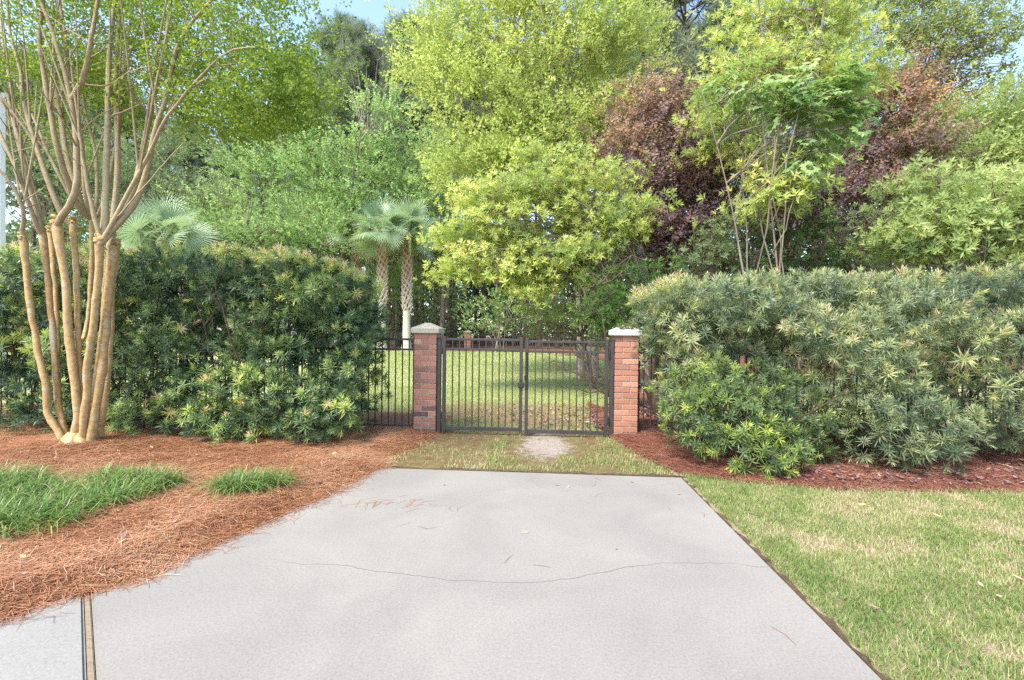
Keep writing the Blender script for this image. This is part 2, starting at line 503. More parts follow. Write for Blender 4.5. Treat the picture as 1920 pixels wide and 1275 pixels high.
MAT['palm'] = mat_leaf('palm_fronds', [(0, (.09, .14, .09)), (.5, (.17, .235, .15)), (.85, (.27, .33, .22)), (1, (.36, .37, .24))], trans=.3, gain=1.7, rough=.4, spec=.45)
MAT['liriope'] = mat_leaf('liriope_blades', [(0, (.055, .11, .035)), (.5, (.13, .225, .06)), (.85, (.23, .33, .10)), (1, (.34, .30, .16))], trans=.3, rough=.4, spec=.4)
MAT['white_paint'] = mat_noise('white_painted_boards', [(.3, (.72, .72, .70)), (.7, (.82, .82, .80))], scale=3, bump=.05)
MAT['roof'] = mat_noise('grey_shingles', [(.3, (.10, .10, .10)), (.7, (.20, .19, .18))], scale=12, bump=.4)
MAT['glass'] = mat_noise('dark_window_glass', [(.3, (.02, .025, .03)), (.7, (.04, .045, .05))], scale=2, bump=0, rough=.08, spec=.5)


# ------------------------------------------------------------------ leaf templates (V, F, tint offset)
def tpl_join(parts):
    V, Fq, T, n = [], [], [], 0
    for v, f, t in parts:
        V.append(v); Fq.append(f + n); T.append(t); n += len(v)
    return np.vstack(V), np.vstack(Fq), np.concatenate(T)


def leaf_diamond(p, d, L, Wd, up, fold=.15, T=0.0, wide=.45):
    d = d / np.linalg.norm(d)
    sd = np.cross(d, up); sd /= np.linalg.norm(sd) + 1e-9
    nn = np.cross(sd, d)
    V = np.array([p, p + d * L * wide + sd * Wd / 2 + nn * fold * Wd, p + d * L, p + d * L * wide - sd * Wd / 2 + nn * fold * Wd])
    return V, np.array([[0, 1, 2, 3]]), np.full(4, T)


def leaf_long(p, d, L, Wd, up, droop=.2, T=0.0, tipT=0.0):
    d = d / np.linalg.norm(d)
    sd = np.cross(d, up); sd /= np.linalg.norm(sd) + 1e-9
    nn = np.cross(sd, d)
    c = [p, p + d * L * .5 + nn * L * droop * .1, p + d * L - nn * L * droop]
    w = [Wd * .35, Wd * .5, Wd * .08]
    V = []
    for ci, wi in zip(c, w):
        V += [ci + sd * wi, ci - sd * wi]
    return np.array(V), np.array([[0, 1, 3, 2], [2, 3, 5, 4]]), np.array([T, T, T, T, T + tipT, T + tipT])


def podo_tpl(n=20, L=.085, seed=0):
    r = np.random.default_rng(seed)
    parts = []
    for i in range(n):
        f = i / (n - 1)
        a = i * 2.39996 + r.random() * .4
        el = math.radians(8 + 68 * f ** 1.3 + r.normal() * 8)
        d = np.array([math.cos(a) * math.cos(el), math.sin(a) * math.cos(el), math.sin(el)])
        parts.append(leaf_long(np.array([0, 0, f * .075]), d, L * (1.1 - .35 * f) * (.85 + r.random() * .3), .0115, np.array([0, 0, 1.0]), droop=.10, T=.22 * f - .1 + r.normal() * .03))
    return tpl_join(parts)


def sprig_tpl(n=9, L=.24, leaf=.075, wd=.04, seed=0, spread=.9, droop=.0):
    r = np.random.default_rng(seed)
    parts = []
    for i in range(n):
        f = i / (n - 1)
        a = i * 2.4 + r.random()
        d = np.array([math.cos(a) * spread, math.sin(a) * spread, .55 - droop + .5 * f + r.normal() * .2])
        up = np.array([r.normal() * .35, r.normal() * .35, 1.0])
        if abs(np.dot(up / np.linalg.norm(up), d / np.linalg.norm(d))) > .95:
            up = np.array([1.0, 0, .3])
        parts.append(leaf_diamond(np.array([r.normal() * .02, r.normal() * .02, f * L]), d, leaf * (.75 + r.random() * .5), wd * (.8 + r.random() * .4), up, T=r.normal() * .06))
    return tpl_join(parts)


def rosette_tpl(n=9, leaf=.13, wd=.034, seed=0):
    """narrow leaves whorled at a shoot tip"""
    r = np.random.default_rng(seed)
    parts = []
    for i in range(n):
        f = i / (n - 1)
        a = i * 2.4 + r.random() * .5
        el = math.radians(5 + 55 * f + r.normal() * 10)
        d = np.array([math.cos(a) * math.cos(el), math.sin(a) * math.cos(el), math.sin(el)])
        parts.append(leaf_diamond(np.array([0, 0, f * .06]), d, leaf * (1.1 - .4 * f), wd, np.array([0, 0, 1.0]), T=.18 * f - .08 + r.normal() * .03))
    return tpl_join(parts)


def palmate_tpl(seed=0):
    r = np.random.default_rng(seed)
    parts = []
    for k in range(4):
        a0 = k * 1.6 + r.random()
        base = np.array([math.cos(a0) * .13, math.sin(a0) * .13, .05 + r.random() * .12])
        for i in range(5):
            a = a0 + (i - 2) * .75
            d = np.array([math.cos(a), math.sin(a), -.15 + r.normal() * .12])
            parts.append(leaf_diamond(base, d, .20 * (1 - .12 * abs(i - 2)), .085, np.array([r.normal() * .1, r.normal() * .1, 1.0]), fold=.1, T=r.normal() * .05, wide=.6))
    return tpl_join(parts)


def pine_tpl(n=15, L=.36, wd=.026, seed=0):
    r = np.random.default_rng(seed)
    parts = []
    for i in range(n):
        a = i * 2.4
        el = math.radians(-10 + 85 * (i / n) + r.normal() * 10)
        d = np.array([math.cos(a) * math.cos(el), math.sin(a) * math.cos(el), math.sin(el)])
        parts.append(leaf_diamond(np.array([0, 0, .1 * i / n]), d, L * (.7 + .5 * r.random()), wd, np.array([.3, .2, 1.0]), fold=0, T=r.normal() * .05))
    return tpl_join(parts)


def frond_tpl(nseg=34, R=1.0, seed=0):
    """costapalmate fan: z is along the petiole"""
    r = np.random.default_rng(seed)
    parts = []
    for i in range(nseg):
        f = (i + .5) / nseg * 2 - 1
        a = f * math.radians(115)
        L = R * (1.0 - .25 * abs(f)) * (.92 + .16 * r.random())
        dx, dz = math.sin(a), math.cos(a)
        pts = []
        for k, s in enumerate((0, .45, .8, 1.0)):
            p = np.array([dx * L * s, -.10 * abs(f) * s - (.55 * max(0, s - .5) ** 1.4 + .08 * r.random() * s) * L, dz * L * s + (.0 if s < .5 else 0)])
            p[1] -= .12 * math.sin(s * 3) * (1 - abs(f))
            pts.append(p)
        w = [.008, .036 * R, .022 * R, .003]
        sdv = np.array([dz, 0, -dx])
        V = []
        for p, wi in zip(pts, w):
            V += [p + sdv * wi / 1.0 * .62, p - sdv * wi * .62]
        parts.append((np.array(V), np.array([[0, 1, 3, 2], [2, 3, 5, 4], [4, 5, 7, 6]]), np.array([-.1, -.1, 0, 0, .12, .12, .25, .25]) + r.normal() * .05))
    return tpl_join(parts)


T_PODO = [podo_tpl(n=14 + 3 * i, L=.072 + .007 * i, seed=i) for i in range(5)]
T_SPRIG = [sprig_tpl(seed=i) for i in range(3)]
T_FINE = [sprig_tpl(n=8, L=.20, leaf=.042, wd=.026, seed=5 + i, spread=1.1) for i in range(3)]
T_BIG = [sprig_tpl(n=9, L=.36, leaf=.12, wd=.07, seed=9 + i) for i in range(3)]
T_ROS = [rosette_tpl(seed=i) for i in range(3)]
T_PALMATE = [palmate_tpl(seed=i) for i in range(3)]
T_PINE = [pine_tpl(seed=i) for i in range(3)]
T_FLAT = [sprig_tpl(n=10, L=.26, leaf=.07, wd=.045, seed=20 + i, spread=1.4, droop=.45) for i in range(3)]


def scatter_mix(mb, tpls, P, D, size, tint):
    k = rng.integers(0, len(tpls), len(P))
    for i, t in enumerate(tpls):
        s = k == i
        mb.scatter(t, P[s], D[s], size[s] if not np.isscalar(size) else size, tint[s])


def rand_dirs(n):
    d = rng.normal(size=(n, 3))
    return d / np.linalg.norm(d, axis=1)[:, None]


# ------------------------------------------------------------------ the ground
def sheet(rows, zf, name, mat, cols, swap=False, kind='structure'):
    """grid between two edges; rows: list of (v, lo, hi)"""
    V = []
    for v, lo, hi in rows:
        u = np.linspace(0, 1, cols)
        x = lo + (hi - lo) * u
        P = np.stack([x, np.full(cols, v)], 1) if not swap else np.stack([np.full(cols, v), x], 1)
        V.append(P)
    V = np.array(V)
    Z = zf(V[..., 0], V[..., 1])
    P = np.concatenate([V, Z[..., None]], -1).reshape(-1, 3)
    n = len(rows)
    i = np.arange(n - 1)[:, None] * cols
    k = np.arange(cols - 1)[None]
    Fq = np.stack([i + k, i + k + 1, i + cols + k + 1, i + cols + k], -1).reshape(-1, 4)
    if swap:
        Fq = Fq[:, ::-1]
    mb = MB()
    mb.add(P, Fq)
    o = mb.build(name, mat, smooth=True)
    o['kind'] = kind
    return o


def lin(a, b, n):
    return np.linspace(a, b, n)


# left edge of the driveway, as the straw leaves it
EDGE_L = np.array([(-8.0, -1.5), (-5.0, .85), (-3.9, 1.45), (-2.95, 1.93), (-2.68, 2.11), (-2.62, 2.30), (-2.49, 2.37), (-2.34, 2.54), (-2.22, 2.99), (-2.00, 3.70), (-1.85, 4.18), (-1.78, 4.69), (-1.68, 4.85), (-1.74, 5.33), (-1.60, 5.9), (-1.50, 6.45), (-1.50, 8.0)])


def edge_l(y):
    return np.interp(y, EDGE_L[:, 1], EDGE_L[:, 0])


EDGE_R = np.array([(1.02, 6.75), (1.08, 6.5), (1.20, 5.95), (1.40, 5.25), (1.55, 4.98), (1.93, 4.79), (2.81, 4.60), (3.7, 4.62), (4.7, 4.70), (7, 4.95), (14, 5.9)])


def edge_r(x):
    return np.interp(x, EDGE_R[:, 0], EDGE_R[:, 1])


g = sheet([(y, -160, 160) for y in list(lin(-30, 8, 8)) + list(lin(9, 30, 16)) + [40, 60, 90, 140, 220]], lambda x, y: gh(x, y) - .05, 'ground', MAT['floor_litter'], 9)
sheet([(y, 1.46, 14) for y in lin(-3, 6.95, 40)], lambda x, y: -.010 + .006 * noise(x, y, .4), 'front_lawn', MAT['lawn'], 60)
sheet([(y, -1.95, 1.46) for y in lin(4.80, 6.95, 14)], lambda x, y: -.010 + .006 * noise(x, y, .4), 'gateway_ground', MAT['gateway'], 24)


def back_r(y):
    return np.interp(y, [6.9, 7.2, 8.5, 9.5, 11, 14, 18, 22, 26, 29], [1.15, .95, 1.05, 1.6, 2.3, 3.1, 3.5, 3.0, 1.2, -2])


sheet([(y, -26, max(back_r(y), -2)) for y in lin(6.95, 28.4, 70)], lambda x, y: gh(x, y) + .004 * noise(x, y, .5), 'back_lawn', MAT['back_lawn'], 60)
sheet([(y, -30, 16) for y in lin(27.4, 34, 12)], lambda x, y: gh(x, y) + .03 + .05 * noise(x, y, .9), 'pine_straw_border', MAT['straw_bed'], 70)


def bedz_l(x, y):
    e = np.clip((edge_l(y) - x) / .35, 0, 1)
    return .004 + e * (.028 + .05 * fbm(x, y, .55, 3)) + .10 * np.exp(-((x + 5.4) ** 2 + (y - 5.15) ** 2) / .6)


def bedz_r(x, y):
    e = np.clip((y - edge_r(x)) / .3, 0, 1)
    return .002 + e * (.03 + .05 * fbm(x, y, .6, 8))


rows = []
for y in lin(-1.2, 8.0, 110):
    e = edge_l(y) + .03 * (fbm(y, 0, .16, 5) - .5)
    rows.append((y, e, -14))
sheet(rows, bedz_l, 'pine_straw_bed', MAT['straw_bed'], 130)
rows = []
for x in lin(1.02, 14, 130):
    e = edge_r(x) + .06 * (fbm(x, 0, .2, 6) - .5)
    rows.append((x, e, 6.97))
sheet(rows, bedz_r, 'mulch_bed', MAT['mulch_bed'], 60, swap=True)
sheet([(y, 2.5 if y < 9.25 else 4.4, 15) for y in lin(6.9, 17, 40)], lambda x, y: gh(x, y) + .002 * noise(x, y, .5), 'side_lawn', MAT['back_lawn'], 30)
sheet([(y, float(back_r(y)) - .06, 2.6 if y < 9.2 else (4.5 if y < 16.9 else 22)) for y in lin(6.95, 27.3, 80)], lambda x, y: gh(x, y) + .012 + .04 * fbm(x, y, .7, 2), 'tree_bed', MAT['mulch_bed'], 60)


def prism(poly, z0, z1, name, mat, bev=.012):
    """flat slab with a small arris, poly counter-clockwise"""
    import bmesh
    bm = bmesh.new()
    vs = [bm.verts.new((x, y, z0)) for x, y in poly]
    f = bm.faces.new(vs)
    r = bmesh.ops.extrude_face_region(bm, geom=[f])
    top = [v for v in r['geom'] if isinstance(v, bmesh.types.BMVert)]
    for v in top:
        v.co.z = z1
    bmesh.ops.recalc_face_normals(bm, faces=bm.faces)
    ed = [e for e in bm.edges if all(abs(v.co.z - z1) < 1e-5 for v in e.verts)]
    bmesh.ops.bevel(bm, geom=ed, offset=bev, segments=2, affect='EDGES')
    me = bpy.data.meshes.new(name)
    bm.to_mesh(me)
    bm.free()
    me.materials.append(mat)
    o = bpy.data.objects.new(name, me)
    COL.objects.link(o)
    return o


jd = np.array([-1.85 + 2.49, 1.78 - 2.37]); jd /= np.linalg.norm(jd)
jn = np.array([-jd[1], jd[0]])                      # towards the main slab
J0 = np.array([-2.49, 2.37]) - jd * .45
J1 = np.array([-1.85, 1.78]) + jd * 4.2
w2 = .0155
main = [tuple(J0 + jn * w2), tuple(J1 + jn * w2), (1.505, -1.9), (1.505, 4.835), (-1.80, 4.855), (-1.95, 4.5), (-2.15, 3.9), (-2.4, 3.1), (-2.55, 2.75)]
tag(prism(main, -.12, 0, 'driveway', MAT['concrete']), None, kind='structure')
A0, A1 = J0 - jn * w2, J1 - jn * w2
tag(prism([tuple(A0), (-3.1, 1.9), (-4.2, 1.2), (-6.0, 0.0), (-6.0, -2.6), tuple(A1)], -.12, -.002, 'driveway_apron', MAT['concrete_pale']), None, kind='structure')
b0, b1 = J0 - jn * .012, J1 - jn * .012
c0, c1 = J0 + jn * .012, J1 + jn * .012
tag(prism([tuple(b0), tuple(b1), tuple(c1), tuple(c0)], -.1, -.006, 'driveway_joint', MAT['strip'], bev=.004), None, kind='structure')

# hairline crack, wandering across the slab
cp = np.array([(-1.75, 2.83), (-1.58, 2.79), (-1.2, 2.78), (-1.01, 2.75), (-.65, 2.68), (-.24, 2.67), (.08, 2.71), (.35, 2.80), (.56, 2.92), (.8, 2.98), (1.02, 3.01), (1.25, 3.03), (1.503, 3.005)])
tt = np.linspace(0, 1, 150)
cx = np.interp(tt, np.linspace(0, 1, len(cp)), cp[:, 0])
cy = np.interp(tt, np.linspace(0, 1, len(cp)), cp[:, 1]) + .05 * (fbm(cx, 0, .12, 4) - .5) + .03 * (noise(cx, 0, .4, 2) - .5)
cw = .0006 + .0020 * noise(cx, 3, .05, 9)
cw[:25] *= np.linspace(.1, 1, 25)
V = np.concatenate([np.stack([cx, cy + cw, np.full_like(cx, .0015)], 1), np.stack([cx, cy - cw, np.full_like(cx, .0015)], 1)])
n_ = len(cx)
mb = MB()
mb.add(V, [(i, n_ + i, n_ + i + 1, i + 1) for i in range(n_ - 1)])
tag(mb.build('driveway_crack', MAT['crack']), None, kind='structure')
mb = MB()
a = np.linspace(0, 2 * np.pi, 24, endpoint=False)
rr = 1 + .25 * (rng.random(24) - .5)
ring = np.stack([-.09 + .034 * rr * np.cos(a), 3.37 + .030 * rr * np.sin(a), np.full(24, .0018)], 1)
mb.add(np.vstack([ring, [(-.09, 3.37, .0018)]]), [(j, (j + 1) % 24, (j + 2) % 24, 24) for j in range(0, 24, 2)])
tag(mb.build('driveway_stain', MAT['stain']), None, kind='structure')

# dark soil seam beside and behind the slab
rows = [(y, 1.50, 1.502 + .07 * noise(y, 1, .07, 3) ** 2) for y in lin(-1.9, 4.95, 320)]
sheet(rows, lambda x, y: -.002 + .006 * noise(x, y, .05), 'soil_edge', MAT['soil'], 5)
rows = [(x, 4.84, 4.86 + .10 * noise(x, 1, .2, 3)) for x in lin(-1.7, 1.55, 90)]
sheet(rows, lambda x, y: -.001 + .006 * noise(x, y, .05), 'soil_seam', MAT['soil'], 5, swap=True)

def in_sand(x, y):
    u = (x - .10 + .12 * (y - 5.95) / .72) / .34
    v = (y - 6.08) / .85
    return np.sqrt(u * u + v * v)


# ------------------------------------------------------------------ grass, straw, leaf litter
def blades(mb, x, y, z, Lm, Wm, tint, lean=.6):
    n = len(x)
    a = rng.random(n) * 2 * np.pi
    L = Lm * (.55 + .9 * rng.random(n))
    ln = lean * (.2 + rng.random(n))
    dx, dy = np.cos(a), np.sin(a)
    w = Wm * (.7 + .6 * rng.random(n))
    sx, sy = -dy * w / 2, dx * w / 2
    b = np.stack([x, y, z], 1)
    up = L / np.sqrt(1 + ln ** 2)
    m = b + np.stack([dx * ln * up * .35, dy * ln * up * .35, up * .6], 1)
    t = b + np.stack([dx * ln * up, dy * ln * up, up * .95], 1)
    sv = np.stack([sx, sy, np.zeros(n)], 1)
    V = np.stack([b - sv, b + sv, m + sv * .9, m - sv * .9, t + sv * .12, t - sv * .12], 1).reshape(-1, 3)
    o = (np.arange(n) * 6)[:, None]
    Fq = np.concatenate([o + np.array([[0, 1, 2, 3]]), o + np.array([[3, 2, 4, 5]])])
    mb.add(V, Fq, np.repeat(tint, 6))


def needles(mb, x, y, z, Lm, Wm, tint, flat=.12):
    n = len(x)
    a = rng.random(n) * 2 * np.pi
    L = Lm * (.6 + .7 * rng.random(n))
    bend = rng.normal(size=n) * .18
    dx, dy = np.cos(a), np.sin(a)
    tl = rng.normal(size=n) * flat
    c = np.stack([x, y, z], 1)
    d = np.stack([dx, dy, tl], 1) * (L / 2)[:, None]
    sv = np.stack([-dy, dx, np.zeros(n)], 1)
    off = sv * (bend * L)[:, None]
    p0, p1, p2 = c - d + off, c, c + d + off
    p0[:, 2] = np.maximum(p0[:, 2], z - .012)
    p2[:, 2] = np.maximum(p2[:, 2], z - .012)
    w = sv * (Wm / 2)
    V = np.stack([p0 - w * .6, p0 + w * .6, p1 - w, p1 + w, p2 - w * .5, p2 + w * .5], 1).reshape(-1, 3)
    V[:, 2] += np.tile([0, .0005], len(V) // 2)
    o = (np.arange(n) * 6)[:, None]
    Fq = np.concatenate([o + np.array([[0, 1, 3, 2]]), o + np.array([[2, 3, 5, 4]])])
    mb.add(V, Fq, np.repeat(tint, 6))


# front lawn to the right of the drive
n = 260000
x = 1.53 + 5.6 * rng.random(n)
y = .6 + 4.5 * rng.random(n)
dry = .5 * fbm(x, y, .8, 21) + .5 * fbm(x, y, .22, 24)
keep = (y < edge_r(x) + .02) & (rng.random(n) < 1.15 - 1.1 * np.clip((dry - .52) * 4, 0, .5)) & (x > 1.51 + .05 * noise(y, 1, .14, 3))
x, y, dry = x[keep], y[keep], dry[keep]
tint = np.clip(.34 + 1.5 * (dry - .45) + rng.normal(size=len(x)) * .16 + (rng.random(len(x)) < .16) * .4 - .14 * np.exp(-((x - 1.6) / .35) ** 2), 0, 1)
mb = MB()
blades(mb, x, y, np.full(len(x), -.006), .040, .0034, tint, lean=1.3)
tag(mb.build('grass', MAT['grass']), None, kind='stuff')
# strip between drive and gate
n = 19000
x = -1.75 + 3.2 * rng.random(n)
y = 4.88 + 2.0 * rng.random(n)
d2 = fbm(x, y, .4, 31)
s_ = in_sand(x, y)
keep = (x > edge_l(y) + .02) & ((x < 1.1) | (y < edge_r(x))) & (rng.random(n) < np.clip(.9 - 3.4 * (d2 - .36), .03, 1)) & (rng.random(n) < np.clip((s_ - .5 - .5 * noise(x, y, .09, 77)) * 2.5, .05, 1))
x, y = x[keep], y[keep]
mb = MB()
blades(mb, x, y, np.full(len(x), -.004), .042, .005, np.clip(.50 + .9 * (fbm(x, y, .4, 33) - .42) + rng.normal(size=len(x)) * .2, 0, 1), lean=1.0)
tag(mb.build('gateway_grass', MAT['grass']), None, kind='stuff')
# back lawn
mb = MB()
for n, y0, y1, x0, x1, L, Wd in ((60000, 6.9, 12, -4.5, 2.0, .045, .006), (50000, 12, 20, -8, 3, .05, .011), (30000, 20, 28, -12, 3, .05, .02)):
    x = x0 + (x1 - x0) * rng.random(n)
    y = y0 + (y1 - y0) * rng.random(n)
    k = x < back_r(y) - .03
    x, y = x[k], y[k]
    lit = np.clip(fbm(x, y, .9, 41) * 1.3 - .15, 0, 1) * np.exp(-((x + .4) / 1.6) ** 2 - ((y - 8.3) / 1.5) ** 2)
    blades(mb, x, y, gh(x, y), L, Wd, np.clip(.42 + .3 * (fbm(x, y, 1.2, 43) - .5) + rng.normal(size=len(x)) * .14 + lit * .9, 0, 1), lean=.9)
tag(mb.build('back_grass', MAT['back_grass']), None, kind='stuff')

# pine straw, left bed
n = 120000
y = 1.0 + 5.9 * rng.random(n)
x = edge_l(y) - (rng.random(n) ** 1.25) * 7.0 + .05 * rng.normal(size=n)
k = x > -9.5
x, y = x[k], y[k]
z = bedz_l(x, y) + .004 + .018 * rng.random(len(x)) * np.clip((edge_l(y) - x) / .3, .1, 1)
mb = MB()
needles(mb, x, y, z, .17, .0034, np.clip(.25 + .55 * fbm(x, y, .5, 51) + rng.normal(size=len(x)) * .2, 0, 1), flat=.10)
tag(mb.build('pine_straw', MAT['straw']), None, kind='stuff')
# loose needles blown onto the slab
mb = MB()
x = np.concatenate([-1.35 + .22 * rng.normal(size=40), edge_l(np.linspace(1.6, 4.8, 260)) + .10 * np.abs(rng.normal(size=260)), rng.uniform(-1.6, 1.4, 14)])
y = np.concatenate([3.83 + .06 * rng.normal(size=40), np.linspace(1.6, 4.8, 260), rng.uniform(2.2, 4.8, 14)])
needles(mb, x, y, np.full(len(x), .004), .13, .0030, rng.uniform(.1, .6, len(x)), flat=.01)
tag(mb.build('loose_needles', MAT['straw']), None, kind='stuff')
# thin straw strewn over the worn strip and the lawn's edge
n = 2600
x, y = rng.uniform(-1.75, 1.7, n), rng.uniform(4.88, 6.7, n)
k = (rng.random(n) < np.clip(np.exp(-(x - edge_l(y)) / .35) + np.exp(-np.maximum(edge_r(np.maximum(x, 1.02)) - y, 0) / .3) * (x > .7) + .22, 0, 1))
mb = MB()
needles(mb, x[k], y[k], .006 + .02 * rng.random(k.sum()), .14, .0032, rng.uniform(.05, .7, k.sum()), flat=.1)
tag(mb.build('strewn_straw', MAT['straw']), None, kind='stuff')
# right bed
n = 90000
x = 1.05 + 8.5 * rng.random(n) ** 1.15
y = edge_r(x) + 3.2 * rng.random(n) - .03
k = x > 1.05
x, y = x[k], y[k]
z = bedz_r(x, y) + .004 + .016 * rng.random(len(x))
mb = MB()
needles(mb, x, y, z, .15, .0036, np.clip(.2 + .55 * fbm(x, y, .5, 61) + rng.normal(size=len(x)) * .2, 0, 1), flat=.10)
tag(mb.build('reddish_straw', MAT['mulch_straw']), None, kind='stuff')


def litter(name, x, y, z, L, tint, curl=.5):
    mb = MB()
    n = len(x)
    a = rng.random(n) * 2 * np.pi
    L = L * (.6 + .8 * rng.random(n))
    u = np.stack([np.cos(a), np.sin(a), rng.normal(size=n) * .25], 1)
    v = np.stack([-np.sin(a), np.cos(a), rng.normal(size=n) * .35], 1)
    c = np.stack([x, y, z], 1)
    w = .42
    up = np.array([0, 0, 1.0])
    cz = (curl * rng.random(n) * .35 * L)[:, None] * up
    P = [c - u * L[:, None] / 2 + cz, c + v * (L * w / 2)[:, None] + cz * .6, c, c - v * (L * w / 2)[:, None] + cz * .6, c + u * L[:, None] / 2 + cz]
    V = np.stack(P, 1).reshape(-1, 3)
    o = (np.arange(n) * 5)[:, None]
    mb.add(V, np.concatenate([o + np.array([[0, 1, 2, 3]]), o + np.array([[1, 4, 3, 2]])]), np.repeat(tint, 5))
    return tag(mb.build(name, MAT['litter_leaf']), None, kind='stuff')


n = 2600
x = 2.4 + 6.5 * rng.random(n)
y = edge_r(x) + .1 + 1.6 * rng.random(n) ** 1.2
litter('fallen_leaves', x, y, bedz_r(x, y) + .026, .055, np.clip(rng.normal(.32, .2, n), 0, .9))
n = 110
y = rng.uniform(1.6, 5.4, n)
x = edge_l(y) - .1 - 3.0 * rng.random(n)
litter('tan_leaves', x, y, bedz_l(x, y) + .022, .055, np.clip(rng.normal(.66, .22, n), 0, 1))
n = 2200
x, y = rng.uniform(-2.0, 2.2, n), rng.uniform(6.9, 10.2, n)
k = rng.random(n) < np.exp(-((x - .7) / 1.3) ** 2 - ((y - 7.9) / 1.3) ** 2)
litter('lawn_leaf_litter', x[k], y[k], gh(x[k], y[k]) + .03, .08, np.clip(rng.normal(.45, .2, k.sum()), 0, 1))
n = 1400
x, y = rng.uniform(.9, 3.2, n), rng.uniform(7.0, 9.5, n)
k = x > back_r(y) - .1
x, y, n = x[k], y[k], k.sum()
litter('bed_leaf_litter', x, y, gh(x, y) + .06, .09, np.clip(rng.normal(.42, .22, n), 0, 1))
litter('driveway_leaves', np.array([.55, 1.32, -.9, .2, .95, .3]), np.array([3.15, 4.3, 4.35, 4.45, 4.62, 4.4]), np.full(6, .006), .04, np.full(6, .6), curl=.2)
litter('lawn_leaves', rng.uniform(1.7, 5, 50), rng.uniform(1.2, 4.5, 50), np.full(50, .03), .05, rng.uniform(.4, .9, 50))


# ------------------------------------------------------------------ brick pillars, fence and gate
def brick_pillar(cx, cy, z0, courses, label, capmat, cat='pillar', dark_base=False, w=.330, moss=False, seed=0, ch=.0815):
    r = np.random.default_rng(seed)
    h = courses * ch
    t = thing('brick_pillar', label, cat, (cx, cy, z0))
    mb, core = MB(), MB()
    j = .011
    core.box(-w / 2 + .007, w / 2 - .007, -w / 2 + .007, w / 2 - .007, -.1, h)
    L3 = w * 2 / 3
    for c in range(courses):
        za, zb = c * ch + j / 2, (c + 1) * ch - j / 2
        for side in range(4):
            first = ((c + side + (1 if seed % 2 else 0)) % 2 == 0)
            seg = [(-w / 2, -w / 2 + w / 3 - j / 2, 0), (-w / 2 + w / 3 + j / 2, w / 2, 1)] if first else [(-w / 2, w / 2 - w / 3 - j / 2, 1), (w / 2 - w / 3 + j / 2, w / 2, 0)]
            for a0, a1, big in seg:
                T = float(np.clip(r.normal(.56, .17), .02, .98))
                if dark_base and c < 6:
                    T = float(np.clip(T - .38 * (1 - c / 6) - .04, .02, .9))
                # half-depth bricks on each face; corners trimmed so that neighbours butt
                jx = r.normal() * .0012
                d0, d1 = w / 2 - .05, w / 2 + jx
                A0_, A1_ = a0 + (.052 if a0 <= -w / 2 + 1e-6 and side in (1, 3) else 0), a1 - (.052 if a1 >= w / 2 - 1e-6 and side in (1, 3) else 0)
                if side == 0: mb.box(A0_, A1_, -d1, -d0, za, zb, T, bev=.004)
                elif side == 2: mb.box(-A1_, -A0_, d0, d1, za, zb, T, bev=.004)
                elif side == 1: mb.box(d0, d1, A0_, A1_, za, zb, T, bev=.004)
                else: mb.box(-d1, -d0, -A1_, -A0_, za, zb, T, bev=.004)
    sh = mb.build('shaft', MAT['brick'], t)
    core.build('mortar', MAT['mortar'], sh)
    cp_ = MB()
    o = .045
    W2 = w / 2 + o
    zc = h + .002
    cp_.box(-W2, W2, -W2, W2, zc, zc + .085, bev=.012)
    k = W2 - .016
    cp_.add([(-k, -k, zc + .084), (k, -k, zc + .084), (k, k, zc + .084), (-k, k, zc + .084), (-.03, -.03, zc + .16), (.03, -.03, zc + .16), (.03, .03, zc + .16), (-.03, .03, zc + .16)],
            [(0, 1, 5, 4), (1, 2, 6, 5), (2, 3, 7, 6), (3, 0, 4, 7), (4, 5, 6, 7)])
    cp_.build('cap', capmat, t)
    if moss:
        m = MB()
        P = np.stack([r.uniform(-.12, .1, 260), r.uniform(-.19, .05, 260)], 1)
        zz = zc + .084 + np.clip((k - np.maximum(abs(P[:, 0]), abs(P[:, 1]))) / k, 0, 1) * .076
        D = np.stack([r.normal(size=260) * .5, r.normal(size=260) * .5, np.ones(260)], 1)
        m.scatter(podo_tpl(8, .03, 4), np.column_stack([P, zz - .003]), D, .55, r.random(260))
        m.build('moss', MAT['moss'], t)
    return t


PY = 6.75
brick_pillar(-1.665, PY, 0, 18, 'brick gate pillar with sooty dark lower bricks and a tan cap', MAT['cap_tan'], dark_base=True, seed=2)
brick_pillar(1.255, PY, 0, 18, 'clean red brick gate pillar with a white mossy cap', MAT['cap_white'], moss=True, seed=5)
fp = aty(877, 660, 30)
brick_pillar(fp[0], 30, .33, 15, 'small far brick pillar seen over the gate against the woods', MAT['cap_tan'], seed=8, w=.42)

FP = .104


def fence_panel_parts(width, h, parent):
    """rails as one mesh, each picket its own"""
    r = bpy.data.objects.new('fence_panel', None)
    COL.objects.link(r)
    r.parent = parent
    for z, hh in ((h - .012, .032), (h - .165, .030), (.075, .032)):
        pn = MB()
        pn.box(0, width, -.013, .013, z - hh / 2, z + hh / 2, bev=.003)
        pn.build('rail', MAT['black_metal'], r)
    k = int(width / FP)
    off = (width - (k - 1) * FP) / 2
    me = None
    for i in range(k):
        if me is None:
            m = MB()
            m.box(-.0085, .0085, -.0085, .0085, .05, h - .029, bev=.002)
            p = m.build('picket', MAT['black_metal'], r)
            me = p
        else:
            p = me.copy()
            COL.objects.link(p)
            p.parent = r
        p.location = (off + i * FP, 0, 0)
    return r


